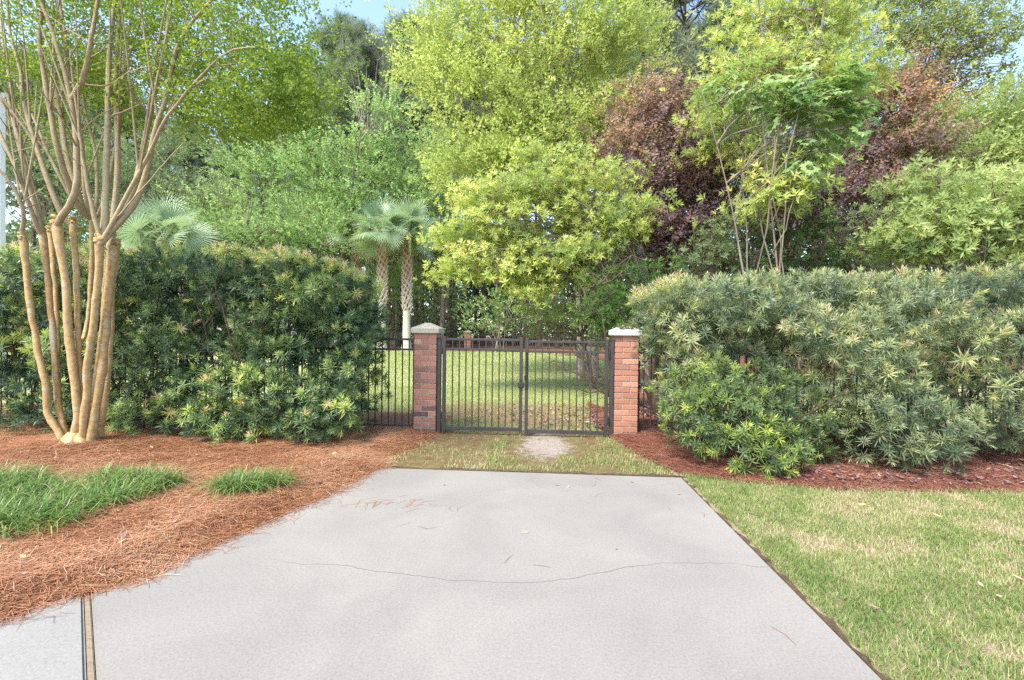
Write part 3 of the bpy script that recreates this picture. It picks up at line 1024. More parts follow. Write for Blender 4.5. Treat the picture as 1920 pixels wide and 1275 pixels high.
def fence(name, label, xs, y, z, h, sgn):
    t = thing(name, label, 'fence', (xs[0], y, z))
    pm = MB()
    pm.box(-.026, .026, -.026, .026, -.1, h + .03, bev=.004)
    post = None
    for i, x0 in enumerate(xs):
        if i + 1 < len(xs):
            w = xs[i + 1] - x0
            r = fence_panel_parts(abs(w) - .052, h, t)
            r.location = (min(x0, xs[i + 1]) - xs[0] + .026, 0, 0)
        if post is None:
            post = pm.build('post', MAT['black_metal'], t)
            p = post
        else:
            p = post.copy()
            COL.objects.link(p)
            p.parent = t
        p.location = (x0 - xs[0], 0, 0)
    return t


fence('metal_fence', 'dark metal picket fence running from the sooty brick pillar into the left hedge', [-1.86, -3.7, -5.54, -7.38, -9.2], PY, 0, 1.39, -1)
fence('metal_fence', 'dark metal picket fence running from the white capped pillar behind the right hedge', [1.45, 3.29, 5.13, 6.97, 8.8], PY, 0, 1.39, 1)

tf = thing('far_fence', 'low thin dark fence along the edge of the woods beyond the lawn', 'fence', (0, 31, .4))
for z in (.12, .98, 1.12):
    mb = MB()
    mb.box(-22, 16, -.02, .02, z - .022, z + .022)
    mb.build('rail', MAT['black_metal'], tf)
mb = MB()
for x in np.arange(-22, 16, .13):
    mb.box(x - .009, x + .009, -.009, .009, .14, .958)
mb.build('picket_row', MAT['black_metal'], tf)
mb = MB()
pz = None
for x in np.arange(-21, 16, 2.4):
    if pz is None:
        mb.box(-.03, .03, -.03, .03, -.1, 1.2)
        pz = p = mb.build('post', MAT['black_metal'], tf)
    else:
        p = pz.copy(); COL.objects.link(p); p.parent = tf
    p.location = (x, -.06, 0)


def metal_post(x, label):
    m = MB()
    m.box(-.028, .028, -.028, .028, -.1, 1.395, bev=.005)
    t = thing('gate_post', label, 'post', (x, 6.64, 0))
    m.build('upright', MAT['black_metal'], t)
    m = MB()
    m.box(-.030, .030, -.030, .030, 1.397, 1.409, bev=.004)
    m.build('post_cap', MAT['black_metal'], t)


metal_post(-1.464, 'square dark metal gate post against the sooty brick pillar')
metal_post(1.052, 'square dark metal gate post against the white capped brick pillar')


def gate_leaf(x0, x1, z0, label, latch):
    """hung between x0 and x1"""
    t = thing('gate_leaf', label, 'gate', (x0, 6.62, z0))
    w, h = x1 - x0, 1.372
    st = None
    for x in (.024, w - .024):
        m = MB()
        m.box(-.024, .024, -.024, .024, 0, h + .02, bev=.004)
        o = m.build('stile', MAT['black_metal'], t)
        o.location = (x, 0, 0)
    for z, hh in ((h - .022, .034), (h - .165, .034), (.045, .055)):
        m = MB()
        m.box(.0485, w - .0485, -.016, .016, z - hh / 2, z + hh / 2, bev=.003)
        m.build('rail', MAT['black_metal'], t)
    k = 10
    me = None
    for i in range(k):
        x = .0485 + (w - .097) * (i + 1) / (k + 1)
        if me is None:
            m = MB()
            m.box(-.009, .009, -.009, .009, .074, h - .041, bev=.002)
            p = me = m.build('picket', MAT['black_metal'], t)
        else:
            p = me.copy(); COL.objects.link(p); p.parent = t
        p.location = (x, 0, 0)
    hx = -.0125 if latch else w + .0125
    for z in (.22, 1.18):
        m = MB()
        m.box(hx - .012, hx + .012, -.03, .03, z - .05, z + .05, bev=.003)
        m.build('hinge', MAT['latch'], t)
    if latch:
        m = MB()
        m.box(w - .065, w + .022, -.058, -.025, .655, .735, bev=.008)
        m.tube([(w - .08, -.045, .775), (w - .03, -.045, .775), (w - .03, -.04, .73)], .006, 6)
        m.build('latch', MAT['latch'], t)
    else:
        m = MB()
        m.tube([(.02, -.036, .69), (.02, -.036, 1.20)], .011, 8)
        m.tube([(.02, -.036, .78), (-.004, -.05, .80), (-.004, -.05, .86)], .006, 6)
        m.box(.0, .044, -.04, -.0245, 1.14, 1.17)
        m.box(.0, .044, -.04, -.0245, .66, .74, bev=.004)
        m.build('drop_bolt', MAT['latch'], t)
    return t


gate_leaf(-1.410, -.232, .04, 'left leaf of the dark metal picket gate carrying the black latch', True)
gate_leaf(-.196, 1.000, .02, 'right leaf of the dark metal picket gate with a slim drop bolt', False)


# ------------------------------------------------------------------ clipped needle-leaf hedges
def hedge_mesh(lobes, dens, size, tint0, ztop=None, jit=.16, toplit=.0, front=(0, -1, 0)):
    mb = MB()
    for c, r, *tt in lobes:
        c, r = np.array(c, float), np.array(r, float)
        area = 4 * np.pi * ((r[0] * r[1] + r[1] * r[2] + r[0] * r[2]) / 3)
        n = int(dens * area)
        d = rand_dirs(n)
        pr = .55 + .45 * (-d[:, 1]) * .8 + .35 * d[:, 2]
        d = d[rng.random(n) < pr]
        n = len(d)
        P = c + r * d * (.72 + .33 * rng.random(n))[:, None]
        ax = d / r * r.mean() + np.array([0, -.15, .45]) + rng.normal(size=(n, 3)) * .35
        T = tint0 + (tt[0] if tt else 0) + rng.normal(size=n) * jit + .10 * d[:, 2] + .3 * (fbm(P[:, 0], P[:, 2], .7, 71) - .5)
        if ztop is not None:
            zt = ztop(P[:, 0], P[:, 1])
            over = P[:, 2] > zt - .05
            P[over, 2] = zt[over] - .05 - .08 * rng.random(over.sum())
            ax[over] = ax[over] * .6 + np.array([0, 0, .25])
            T = T + over * toplit  # sunlit top rim painted into the tint: top shoots made yellower
            ok = P[:, 2] > .06
        else:
            ok = P[:, 2] > .04
        P, ax, T = P[ok], ax[ok], T[ok]
        T = np.where(rng.random(len(T)) < .022, .97, np.clip(T, 0, .93))
        scatter_mix(mb, T_PODO, P, ax, size * (.6 + .7 * rng.random(len(P))), T)
    return mb


def stems_mesh(spots, htop, lean=.25, r0=.022):
    mb = MB()
    for (x, y) in spots:
        P = [np.array([x, y, -.05])]
        d = np.array([rng.normal() * lean, rng.normal() * lean, 1.0])
        for i in range(6):
            P.append(P[-1] + d * (htop / 6) + rng.normal(size=3) * .035)
        mb.tube(P, np.linspace(r0, r0 * .35, 7), 6)
        for k in range(4):
            q = P[2 + k % 4] if 2 + k % 4 < len(P) else P[-1]
            dd = np.array([rng.normal() * .5, -.3 + rng.normal() * .4, .6])
            mb.tube([q, q + dd * .25, q + dd * .5 + np.array([0, 0, .08])], [r0 * .5, r0 * .4, r0 * .2], 5)
    return mb


def ztopL(x, y):
    return np.interp(x, [-9, -5, -3.5, -3.0, -2.6, -2.25], [2.58, 2.57, 2.52, 2.46, 2.36, 2.15]) + .03 * (noise(x, y, .5, 6) - .5)


lob = []
for x in np.arange(-8.4, -2.7, .40):
    for z in (.30, .72, 1.15, 1.58, 2.0, 2.36):
        if rng.random() < (.10 if z < 1.9 else .02):
            continue
        yf = 6.0 + rng.normal() * .15
        if z < 1.1 and x > -4.6: yf -= .22
        if z < .6: yf -= .10
        if z > 1.9: yf -= .06
        r = .27 + .10 * rng.random()
        yf += rng.normal() * .05
        lob.append(((x + rng.normal() * .09, yf, z + rng.normal() * .06), (r * 1.1, r, r * .72), rng.normal() * .13 + .12 * (5.98 - yf)))
    for z in (.4, 1.0, 1.35, 1.7, 2.2):
        lob.append(((x + rng.normal() * .08, 6.45, z), (.36, .3, .34), -.1))
for y in (5.9, 6.25, 6.6, 6.95):
    for z in (.5, .95, 1.35, 1.75, 2.08):
        lob.append(((-2.74 + rng.normal() * .09 - .05 * (z < .7) + .1 * (z > .9) * (z < 1.5), y, z + rng.normal() * .06), (.26, .3, .28), .05))
for px, py in ((430, 835), (500, 838), (575, 815), (385, 800), (640, 800), (250, 800), (320, 790)):
    p = aty(px, py - 20, 5.62)
    lob.append(((p[0], 5.66, max(p[2], .16)), (.22, .24, .2), .12))
t = thing('clipped_hedge', 'tall dark green clipped hedge with narrow leaves behind the many stemmed tree', 'hedge', (-5, 6.2, 0))
hedge_mesh(lob, 78, 1.0, .36, ztopL, toplit=.48).build('foliage', MAT['podo_left'], t, loc=(-5, 6.2, 0))
sp = [(x + rng.normal() * .1, 6.15 + rng.normal() * .15) for x in np.arange(-8, -3.0, .33)]
stems_mesh(sp, 2.0, lean=.14).build('stem', MAT['bark_dark'], t, loc=(-5, 6.2, 0))


def ztopR(x, y):
    return np.interp(x, [1.2, 1.5, 1.9, 2.4, 5, 10], [1.95, 2.16, 2.27, 2.29, 2.33, 2.33]) + .035 * (noise(x, y, .5, 16) - .5)


lob = []
for x in np.arange(1.72, 9.2, .41):
    for z in (.34, .78, 1.2, 1.62, 2.05):
        gap = .10
        if z < 1.0: gap = .34
        if x > 3.9 and .5 < z < 1.4: gap = .18
        if z > 1.8: gap = 0
        if rng.random() < gap:
            continue
        yf = 6.02 + rng.normal() * .17
        if z > 1.8: yf += .08
        r = .28 + .12 * rng.random()
        lob.append(((x + rng.normal() * .1, yf, z + rng.normal() * .07), (r * 1.15, r, r * .68), rng.normal() * .12 + .2 * (6.0 - yf) + (.05 if x < 3.5 else -.03)))
    for z in (1.6, 2.0):
        lob.append(((x, 6.7, z), (.36, .34, .34), -.05))
for z in (1.2, 1.55, 1.9):
    for y in (6.1, 6.5, 6.9):
        lob.append(((1.66 + rng.normal() * .05 + .1 * (z > 1.8), y, z), (.24, .3, .25), .1))
# lobes that swell out of the front face
for px, py, rr, y in ((1395, 570, 60, 5.6), (1330, 560, 45, 5.7), (1480, 610, 55, 5.6), (1560, 640, 60, 5.5), (1690, 600, 65, 5.5), (1730, 575, 50, 5.45), (1620, 670, 60, 5.4), (1790, 650, 60, 5.5), (1860, 640, 60, 5.5), (1880, 730, 60, 5.4), (1310, 630, 50, 5.75), (1290, 690, 40, 5.75),
                      (1640, 700, 50, 5.35), (1660, 760, 60, 5.3), (1700, 800, 65, 5.3), (1640, 825, 55, 5.25), (1720, 835, 50, 5.2), (1760, 800, 45, 5.4), (1900, 780, 50, 5.5), (1580, 710, 50, 5.5)):
    p = aty(px, py, y)
    r = rr * y / F_PX * 1.15
    lob.append(((p[0], y - .08, max(p[2], .14)), (r * 1.1, r * .8, r * .62), rng.normal() * .08 + .06))
t = thing('clipped_hedge', 'pale grey green clipped hedge with open gaps low down, right of the white capped pillar', 'hedge', (4, 6.2, 0))
hedge_mesh(lob, 74, 1.02, .46, ztopR, toplit=.36).build('foliage', MAT['podo_right'], t, loc=(4, 6.2, 0))
sp = [(x + rng.normal() * .1, 6.2 + rng.normal() * .15) for x in np.arange(2.2, 9, .26)]
stems_mesh(sp, 1.9, lean=.12, r0=.02).build('stem', MAT['bark_dark'], t, loc=(4, 6.2, 0))

# the round bush standing forward of the right hedge
lob = []
for px, py, rr, y, dt in ((1290, 740, 45, 5.45, .12), (1350, 725, 50, 5.4, .05), (1410, 725, 48, 5.45, .0), (1470, 745, 45, 5.5, -.05), (1290, 790, 45, 5.35, .12), (1350, 790, 55, 5.25, -.05), (1420, 790, 55, 5.25, -.08), (1490, 790, 50, 5.4, -.03), (1540, 820, 40, 5.45, .0), (1310, 820, 40, 5.3, -.05), (1330, 700, 34, 5.5, .2), (1400, 765, 38, 5.1, .02),
                          (1400, 840, 45, 5.02, .1), (1450, 840, 45, 5.0, .05), (1425, 865, 40, 4.98, .12), (1430, 815, 28, 4.98, .42), (1470, 862, 30, 5.0, .02), (1260, 735, 30, 5.6, .25), (1500, 840, 36, 5.3, .0)):
    p = aty(px, py, y)
    r = rr * y / F_PX * 1.1
    lob.append(((p[0], y, max(p[2], .12)), (r * 1.1, r * .95, r * .85), dt))
t = thing('round_bush', 'low spreading bush with bright green tips in front of the right hedge', 'bush', (2.5, 5.4, 0))
hedge_mesh(lob, 88, .92, .44).build('foliage', MAT['podo_bush'], t, loc=(2.5, 5.4, 0))
stems_mesh([(2.2, 5.5), (2.5, 5.4), (2.8, 5.45), (2.55, 5.15), (3.0, 5.6)], .8).build('stem', MAT['bark_dark'], t, loc=(2.5, 5.4, 0))


# ------------------------------------------------------------------ crepe myrtle, drawn stem by stem
def smooth(P, n):
    P = np.asarray(P, float)
    s = np.concatenate([[0], np.cumsum(np.linalg.norm(np.diff(P, axis=0), axis=1))])
    u = np.linspace(0, s[-1], n)
    # Catmull-Rom through the points
    out = []
    for v in u:
        i = min(max(np.searchsorted(s, v) - 1, 0), len(P) - 2)
        f = (v - s[i]) / (s[i + 1] - s[i] + 1e-9)
        p0, p1, p2, p3 = P[max(i - 1, 0)], P[i], P[i + 1], P[min(i + 2, len(P) - 1)]
        out.append(.5 * ((2 * p1) + (-p0 + p2) * f + (2 * p0 - 5 * p1 + 4 * p2 - p3) * f ** 2 + (-p0 + 3 * p1 - 3 * p2 + p3) * f ** 3))
    return np.array(out)


CB = np.array([-5.42, 5.06, .06])
t_my = thing('crepe_myrtle', 'many stemmed tree with smooth tan pollarded trunks and knobbly heads before the left hedge', 'tree', CB)
zA = lambda p: (p[0] / 2.277, 300 + p[1] / 2.277)
zB = lambda p: (p[0] / 2.656, p[1] / 2.656)
stems = [  # zoomed points, width px (zoomed) at foot and head, depth at foot and head
    ([(285, 1235), (245, 1150), (205, 1080), (197, 960), (165, 830), (130, 620), (108, 430), (98, 320)], 44, 33, 5.06, 4.95),
    ([(290, 1220), (265, 1110), (245, 1010), (230, 800), (208, 560), (188, 380), (180, 300)], 40, 34, 5.12, 5.12),
    ([(310, 1225), (332, 1090), (316, 920), (292, 720), (284, 560), (258, 380), (242, 265)], 50, 44, 5.02, 4.92),
    ([(345, 950), (335, 790), (330, 600), (322, 420), (310, 265)], 34, 34, 5.06, 5.08),
    ([(345, 1225), (368, 1010), (376, 850), (400, 700), (420, 500), (427, 340)], 46, 38, 5.0, 4.85),
    ([(385, 1225), (405, 1090), (437, 880), (455, 700), (470, 500), (490, 365)], 54, 46, 5.04, 5.0),
    ([(425, 1200), (452, 1000), (470, 820), (478, 600), (494, 400)], 40, 32, 5.2, 5.2),
    ([(378, 700), (390, 500), (394, 330), (396, 235)], 26, 30, 5.25, 5.35),
    ([(250, 1000), (243, 700), (232, 480), (212, 300)], 30, 30, 5.3, 5.4),
    ([(392, 1100), (425, 800), (448, 540), (462, 390)], 28, 26, 5.15, 5.2),
]
heads, body = [], []
for pts, w0, w1, y0, y1 in stems:
    n = 22
    f = np.linspace(0, 1, len(pts))
    P3 = [aty(*zA(p), y0 + (y1 - y0) * k) for p, k in zip(pts, f)]
    if pts[0][1] < 1150:                              # a stem that leaves another one
        q = np.array(body)
        q = q[q[:, 2] < P3[0][2] - .22]
        j = q[np.argmin(np.linalg.norm(q - P3[0], axis=1))]
        P3 = [j, P3[0] * .75 + j * .25] + P3[1:]
    P3 = smooth(P3, n)
    body += list(P3[:-4])
    heads.append(P3[-1])
    P3[:, :2] += rng.normal(size=(n, 2)) * .003
    R = np.linspace(w0, w1, n) / 2.277 / F_PX * 5.0 / 2 * .68
    R = R * (1 + .045 * rng.normal(size=n))
    R[-4:] *= (1.08, 1.2, 1.3, 1.15)
    m = MB()
    m.tube(P3 - CB, R, 12, T=.42 + .16 * rng.random(), rough=.05)
    for k in range(0):                                # knots
        i = rng.integers(3, n - 3)
        q = P3[i] - CB + np.array([rng.normal() * .03, -.03, 0])
        m.tube([q - (0, .0, .05), q + np.array([rng.normal() * .01, -R[i] * .35, 0]), q + (0, 0, .05)], [R[i] * .5, R[i] * .8, R[i] * .5], 8, T=.8)
    # knobbly head
    q = P3[-1] - CB
    Rh = R[-5]
    for k in range(10):
        d = np.array([rng.normal(), rng.normal() - .3, .45 * rng.normal() + .1]); d /= np.linalg.norm(d)
        o_ = q + np.array([0, 0, rng.normal() * .025])
        m.tube([o_, o_ + d * Rh * .6, o_ + d * Rh * 1.1, o_ + d * Rh * 1.5], [Rh * .9, Rh * .8, Rh * .55, Rh * .2], 8, T=.30 + .25 * rng.random(), rough=.15)
    m.build('stem', MAT['bark_myrtle'], t_my, smooth=True)
m = MB()                                              # flared foot and the surface root
for a_ in np.linspace(0, 2 * np.pi, 8, endpoint=False):
    d = np.array([math.cos(a_), math.sin(a_), 0])
    m.tube([np.array([.02, 0, .17]) + d * .05, np.array([.02, 0, .08]) + d * .11, np.array([.02, 0, -.05]) + d * .22], [.07, .075, .05], 8, T=.55, rough=.08)
r0 = aty(300 / 2.53, 780 + 190 / 2.53, 4.95) - CB
r1 = atz(180 / 2.53, 780 + 258 / 2.53, .07) - CB
m.tube(smooth([(.02, -.03, .06), (r0[0], r0[1] - .08, .05), (r1 * .6 + (0, 0, .0)), r1 - (0, 0, .05)], 10), np.linspace(.055, .018, 10), 8, T=.8, rough=.1)
m.build('root_flare', MAT['bark_myrtle'], t_my, smooth=True)
brs = [
    ([(110, 1130), (112, 1040), (60, 920), (-10, 840), (-120, 740)], 20, 14, 4.9, 4.6),
    ([(150, 1100), (120, 950), (60, 800), (0, 660), (-90, 480)], 22, 15, 4.95, 4.8),
    ([(185, 1080), (130, 850), (70, 600), (30, 450), (-30, 360), (-80, 200)], 26, 14, 5.0, 4.9),
    ([(205, 1080), (150, 880), (95, 660), (60, 450), (20, 250), (0, 60)], 24, 13, 5.1, 5.4),
    ([(235, 1020), (200, 780), (130, 560), (100, 350), (50, 150), (30, -60)], 28, 14, 4.95, 5.0),
    ([(290, 1000), (262, 810), (195, 650), (110, 470), (30, 330)], 20, 10, 5.05, 5.5),
    ([(278, 960), (288, 750), (258, 600), (225, 400), (195, 200), (215, 0), (225, -150)], 30, 18, 4.9, 4.7),
    ([(330, 980), (335, 780), (295, 560), (272, 400), (268, 250), (262, 60), (250, -100)], 30, 18, 5.1, 5.5),
    ([(320, 1080), (378, 950), (378, 700), (345, 450), (300, 280), (240, 100), (195, -20), (160, -150)], 32, 18, 4.85, 4.6),
    ([(388, 900), (392, 600), (352, 400), (322, 150), (290, -30), (280, -160)], 24, 14, 5.1, 5.0),
    ([(375, 500), (405, 410), (440, 280), (470, 100), (492, -40), (500, -160)], 26, 15, 4.8, 4.4),
    ([(480, 1130), (445, 980), (402, 700), (375, 480), (350, 260)], 22, 10, 4.85, 4.7),
    ([(420, 1060), (390, 960), (400, 820)], 24, 16, 5.3, 5.3),
    ([(500, 1000), (480, 800), (440, 620), (410, 450), (380, 200)], 20, 10, 5.3, 5.8),
    ([(540, 1130), (528, 900), (535, 600), (545, 250), (572, 0), (590, -180)], 34, 20, 5.0, 4.9),
    ([(580, 1110), (587, 800), (578, 400), (600, 0), (600, -180)], 32, 20, 5.2, 5.4),
    ([(600, 900), (602, 560), (622, 300), (650, 100), (680, -60)], 22, 12, 5.25, 5.7),
    ([(590, 1130), (660, 960), (730, 650), (780, 420), (822, 230), (852, -20), (880, -180)], 30, 16, 5.0, 4.9),
    ([(602, 1140), (690, 980), (762, 700), (832, 460), (872, 260), (945, 130), (1065, -10), (1150, -110)], 32, 14, 4.95, 4.6),
    ([(700, 900), (760, 730), (812, 610), (950, 440), (1060, 320), (1150, 250), (1310, 235)], 22, 9, 4.85, 4.2),
    ([(700, 945), (800, 835), (915, 705)], 10, 6, 4.85, 4.6),
    ([(605, 580), (680, 530), (760, 500), (830, 480)], 14, 6, 5.1, 4.9),
    ([(395, 455), (530, 425), (640, 360), (760, 330)], 12, 6, 4.9, 4.6),
    ([(870, 530), (1010, 400), (1200, 410), (1300, 445)], 12, 5, 4.75, 4.3),
    ([(1060, 330), (1200, 318), (1340, 350)], 10, 5, 4.5, 4.2),
    ([(840, 440), (920, 330), (1000, 270), (1100, 170), (1250, 60)], 12, 6, 4.9, 4.6),
    ([(612, 480), (700, 420), (820, 400)], 12, 6, 5.2, 5.4),
    ([(180, 480), (200, 470), (260, 380), (400, 260)], 10, 5, 5.0, 5.4),
]
tips = []
for pts, w0, w1, y0, y1 in brs:
    n = 18
    f = np.linspace(0, 1, len(pts))
    P3 = [aty(*zB(p), y0 + (y1 - y0) * k) for p, k in zip(pts, f)]
    if pts[0][1] > 800:                               # springs from a knobbly head
        q = np.array(heads)
        j = q[np.argmin(np.linalg.norm((q - P3[0]) * (1, .6, 1), axis=1))]
        P3 = [j + (0, 0, -.06), j * .55 + P3[0] * .45 + (0, 0, .01)] + P3[1:]
    elif tips:
        q = np.vstack(tips)
        q = q[q[:, 2] < P3[0][2] + .03]
        if len(q):
            P3 = [q[np.argmin(np.linalg.norm(q - P3[0], axis=1))]] + P3[1:]
    P3 = smooth(P3, n)
    P3 += rng.normal(size=(n, 3)) * .0025
    R = np.linspace(w0 * (1.35 if w0 > 16 else 1.0), w1 * .95, n) / 2.656 / F_PX * 5.0 / 2 * .76
    m = MB()
    m.tube(P3 - CB, R, 8, T=.42 + .25 * rng.random(), rough=.05)
    tips.append(P3)
    for k in range(4):                               # fine side twigs
        i = rng.integers(n // 3, n)
        d = np.array([.6 * rng.normal() + .1, .6 * rng.normal(), .5 + .3 * rng.random()])
        q = P3[i] - CB
        m.tube([q, q + d * .25, q + d * .5 + rng.normal(size=3) * .06], [R[i] * .4, R[i] * .28, .002], 5, T=.4)
    if w0 > 16:                                       # straight whips that rise beside it
        for k in range(2):
            i = int(rng.integers(5, 11))
            tg = P3[min(i + 4, n - 1)] - P3[i]
            tg = tg / np.linalg.norm(tg) + rng.normal(size=3) * (.22, .22, .08) + (0, 0, .15)
            Lw = .9 + .9 * rng.random()
            q = P3[i] - CB
            Q = smooth([q, q + tg * Lw * .5 + rng.normal(size=3) * .02, q + tg * Lw + (0, 0, .06)], 8)
            m.tube(Q, np.linspace(R[i] * .55, R[i] * .18, 8), 6, T=.42 + .2 * rng.random())
    m.build('branch', MAT['bark_branch'], t_my, smooth=True)
# leafy crown: sprays along the outer branches plus the overhead dome
cl = []
for P3 in tips:
    sel = P3[P3[:, 2] > 4.35]
    if len(sel): cl.append(sel[::2])
P = np.vstack(cl)
P = np.repeat(P, 2, axis=0) + rng.normal(size=(len(P) * 2, 3)) * (.30, .45, .2)
ex = []
for px, py, sx, sy, y, k in ((420, 60, 110, 55, 4.7, 60), (470, 130, 70, 40, 4.4, 45), (340, 130, 90, 50, 5.0, 36), (280, 50, 110, 50, 5.2, 32), (150, 60, 110, 60, 5.6, 40), (40, 90, 70, 60, 5.5, 30), (480, 190, 60, 20, 4.4, 24), (400, 180, 80, 30, 4.6, 26), (500, 90, 40, 30, 4.5, 14), (180, 180, 90, 40, 5.8, 14), (60, 250, 60, 40, 5.8, 8), (330, 220, 60, 20, 5.0, 10),
                             (520, 110, 35, 30, 4.3, 16), (250, -60, 220, 60, 5.0, 70), (380, -60, 120, 45, 4.8, 36), (60, -50, 120, 60, 5.2, 40), (430, 215, 50, 14, 4.5, 8)):
    for j in range(k):
        ex.append(aty(px + rng.normal() * sx * .7, py + rng.normal() * sy * .7, y + rng.normal() * .35))
P = np.vstack([P, np.array(ex)])
P[:, 1] += .35
cc = np.repeat(P[rng.random(len(P)) < .78], 13, axis=0)
cc = cc + rng.normal(size=cc.shape) * (.19, .22, .05)
d = rng.normal(size=cc.shape) * (1, 1, .35) + np.array([0, 0, .15])
k = cc[:, 2] > 3.55
cc, d = cc[k], d[k]
mb = MB()
scatter_mix(mb, T_FINE, cc - CB, d, .95, np.clip(.5 + .2 * rng.normal(size=len(cc)) + .5 * (fbm(cc[:, 0], cc[:, 2], .6, 81) - .5), 0, 1))
hd = np.repeat(np.array(heads), 5, axis=0) + rng.normal(size=(5 * len(heads), 3)) * (.07, .06, .05)
scatter_mix(mb, T_FINE, hd - CB, rng.normal(size=hd.shape) + (0, -.3, .8), .5, np.clip(.2 + .2 * rng.normal(size=len(hd)), 0, 1))
mb.build('crown', MAT['myrtle'], t_my)


# ------------------------------------------------------------------ liriope clumps
def liriope(label, blobs, n, grp='liriope clumps in the straw bed'):
    c0 = np.array([blobs[0][0], blobs[0][1], .03])
    mb = MB()
    w = np.array([b[2] * b[3] for b in blobs]); w = w / w.sum()
    for (bx, by, rx, ry), ww in zip(blobs, w):
        k = int(n * ww)
        q_ = np.sqrt(rng.random(k)) * .92
        p_ = rng.random(k) * 2 * np.pi
        x = bx + rx * q_ * np.cos(p_) + rng.normal(size=k) * .05
        y = by + ry * q_ * np.sin(p_) + rng.normal(size=k) * .05
        a = p_ + rng.normal(size=k) * 1.3
        L = .28 * (.6 + .6 * rng.random(k))
        ln = .55 + 1.5 * rng.random(k)
        wd = .0072 * (.7 + .6 * rng.random(k))
        base = np.stack([x, y, bedz_l(x, y) + .0], 1)
        h = np.stack([np.cos(a), np.sin(a), np.zeros(k)], 1)
        sv = np.stack([-np.sin(a), np.cos(a), np.zeros(k)], 1)
        T = np.clip(.45 + .24 * rng.normal(size=k), 0, .9)
        T[rng.random(k) < .06] = 1
        V = []
        for s in (0, .3, .6, .85, 1.0):
            p = base + h * (L * ln * .62 * s ** 1.5)[:, None] + np.array([0, 0, 1.0]) * (L * (.85 * s - .38 * ln * s ** 2.6))[:, None]
            ww_ = wd * (1.0 - .9 * s ** 2.5) * .5
            V += [p + sv * ww_[:, None], p - sv * ww_[:, None]]
        V = np.stack(V, 1).reshape(-1, 3)
        o = (np.arange(k) * 10)[:, None]
        mb.add(V, np.concatenate([o + np.array([[2 * i, 2 * i + 1, 2 * i + 3, 2 * i + 2]]) for i in range(4)]), np.repeat(T, 10))
    o = mb.build('liriope_clump', MAT['liriope'], loc=c0)
    return tag(o, label, 'plant', grp)


liriope('largest spread of green strap leaved grass at the left edge of the straw bed', [(-4.55, 3.62, .42, .28), (-4.95, 3.8, .4, .22), (-4.0, 3.38, .34, .36), (-5.2, 3.45, .4, .3), (-3.62, 3.08, .27, .24), (-3.9, 2.98, .25, .2), (-4.4, 3.1, .4, .25)], 3600)
liriope('narrow arm of strap leaved grass reaching towards the driveway', [(-3.58, 3.86, .26, .17), (-3.46, 3.96, .14, .1), (-3.48, 3.5, .18, .2), (-3.88, 3.95, .22, .12)], 1250)
liriope('separate small clump of strap leaved grass nearest the driveway edge', [(-2.62, 3.94, .15, .13), (-2.42, 4.02, .12, .09), (-2.72, 3.86, .10, .10)], 700)


# ------------------------------------------------------------------ palms
def palm(label, x, y, z, H, r, R, seed, base_h=.35, low=False):
    global rng
    t = thing('cabbage_palm', label, 'palm tree', (x, y, z), 'cabbage palms beyond the lawn')
    rr = np.random.default_rng(seed)
    m = MB()
    zb = H * base_h
    m.tube([(0, 0, -.1), (0, 0, .25), (0, 0, .8), (0, 0, zb)], [r * 1.45, r * 1.15, r * .95, r * .85], 14, rough=.02)
    m.build('smooth_base', MAT['palm_base'], t, smooth=True)
    m = MB()
    m.tube([(0, 0, zb - .02), (0, 0, (zb + H) / 2), (0, 0, H)], [r * .8, r * .85, r * .9], 12, T=.1)
    nb = int((H - zb) / .035)
    for i in range(nb):
        f = i / nb
        a_ = i * 2.39996
        zz = zb + f * (H - zb)
        for s_ in (-1, 1):
            d = np.array([math.cos(a_), math.sin(a_), 0])
            sd = np.array([-math.sin(a_), math.cos(a_), 0]) * s_
            p0 = d * r * .78 + sd * r * .42 + np.array([0, 0, zz - .10])
            p1 = d * r * 1.06 + sd * r * .10 + np.array([0, 0, zz + .09])
            p2 = d * r * 1.42 - sd * r * .25 + np.array([0, 0, zz + .24])
            m.tube([p0, p1, p2], [.042, .045, .014], 4, T=float(np.clip(.95 - .75 * f ** 1.2 + rr.normal() * .1, 0, 1)))
    m.build('trunk', MAT['boots'], t)
    nf = 24
    tp = [frond_tpl(seed=seed + k, R=R) for k in range(3)]
    fr, st = MB(), MB()
    for i in range(nf):
        a_ = i * 2.39996 + rr.random() * .4
        f = i / nf
        el = math.radians(82 - 108 * f + rr.normal() * 10)
        d = np.array([math.cos(a_) * math.cos(el), math.sin(a_) * math.cos(el), math.sin(el)])
        L = R * (.85 + .3 * rr.random())
        p0 = np.array([0, 0, H + .1 - .1 * f])
        mid = p0 + d * L * .55 + np.array([0, 0, .06])
        tip = p0 + d * L * .95 - np.array([0, 0, .14 * math.cos(el)])
        st.tube([p0, mid, tip], [.028, .018, .012], 4, T=.7)
        d2 = tip - mid
        d2 /= np.linalg.norm(d2)
        sd = np.cross(d2, [0, 0, 1.0]); sd /= np.linalg.norm(sd) + 1e-9
        up = np.cross(sd, d2)
        ro = rr.normal() * .75
        sd, up = sd * math.cos(ro) + up * math.sin(ro), up * math.cos(ro) - sd * math.sin(ro)
        Vt, Ft, Tt = tp[i % 3]
        V = tip + Vt[:, :1] * sd + Vt[:, 1:2] * up + Vt[:, 2:3] * d2
        fr.add(V, Ft, np.clip(Tt + .45 + rr.normal() * .14 + .1 * f, 0, 1))
    fr.build('frond', MAT['palm'], t)
    st.build('petiole', MAT['palm'], t)
    return t


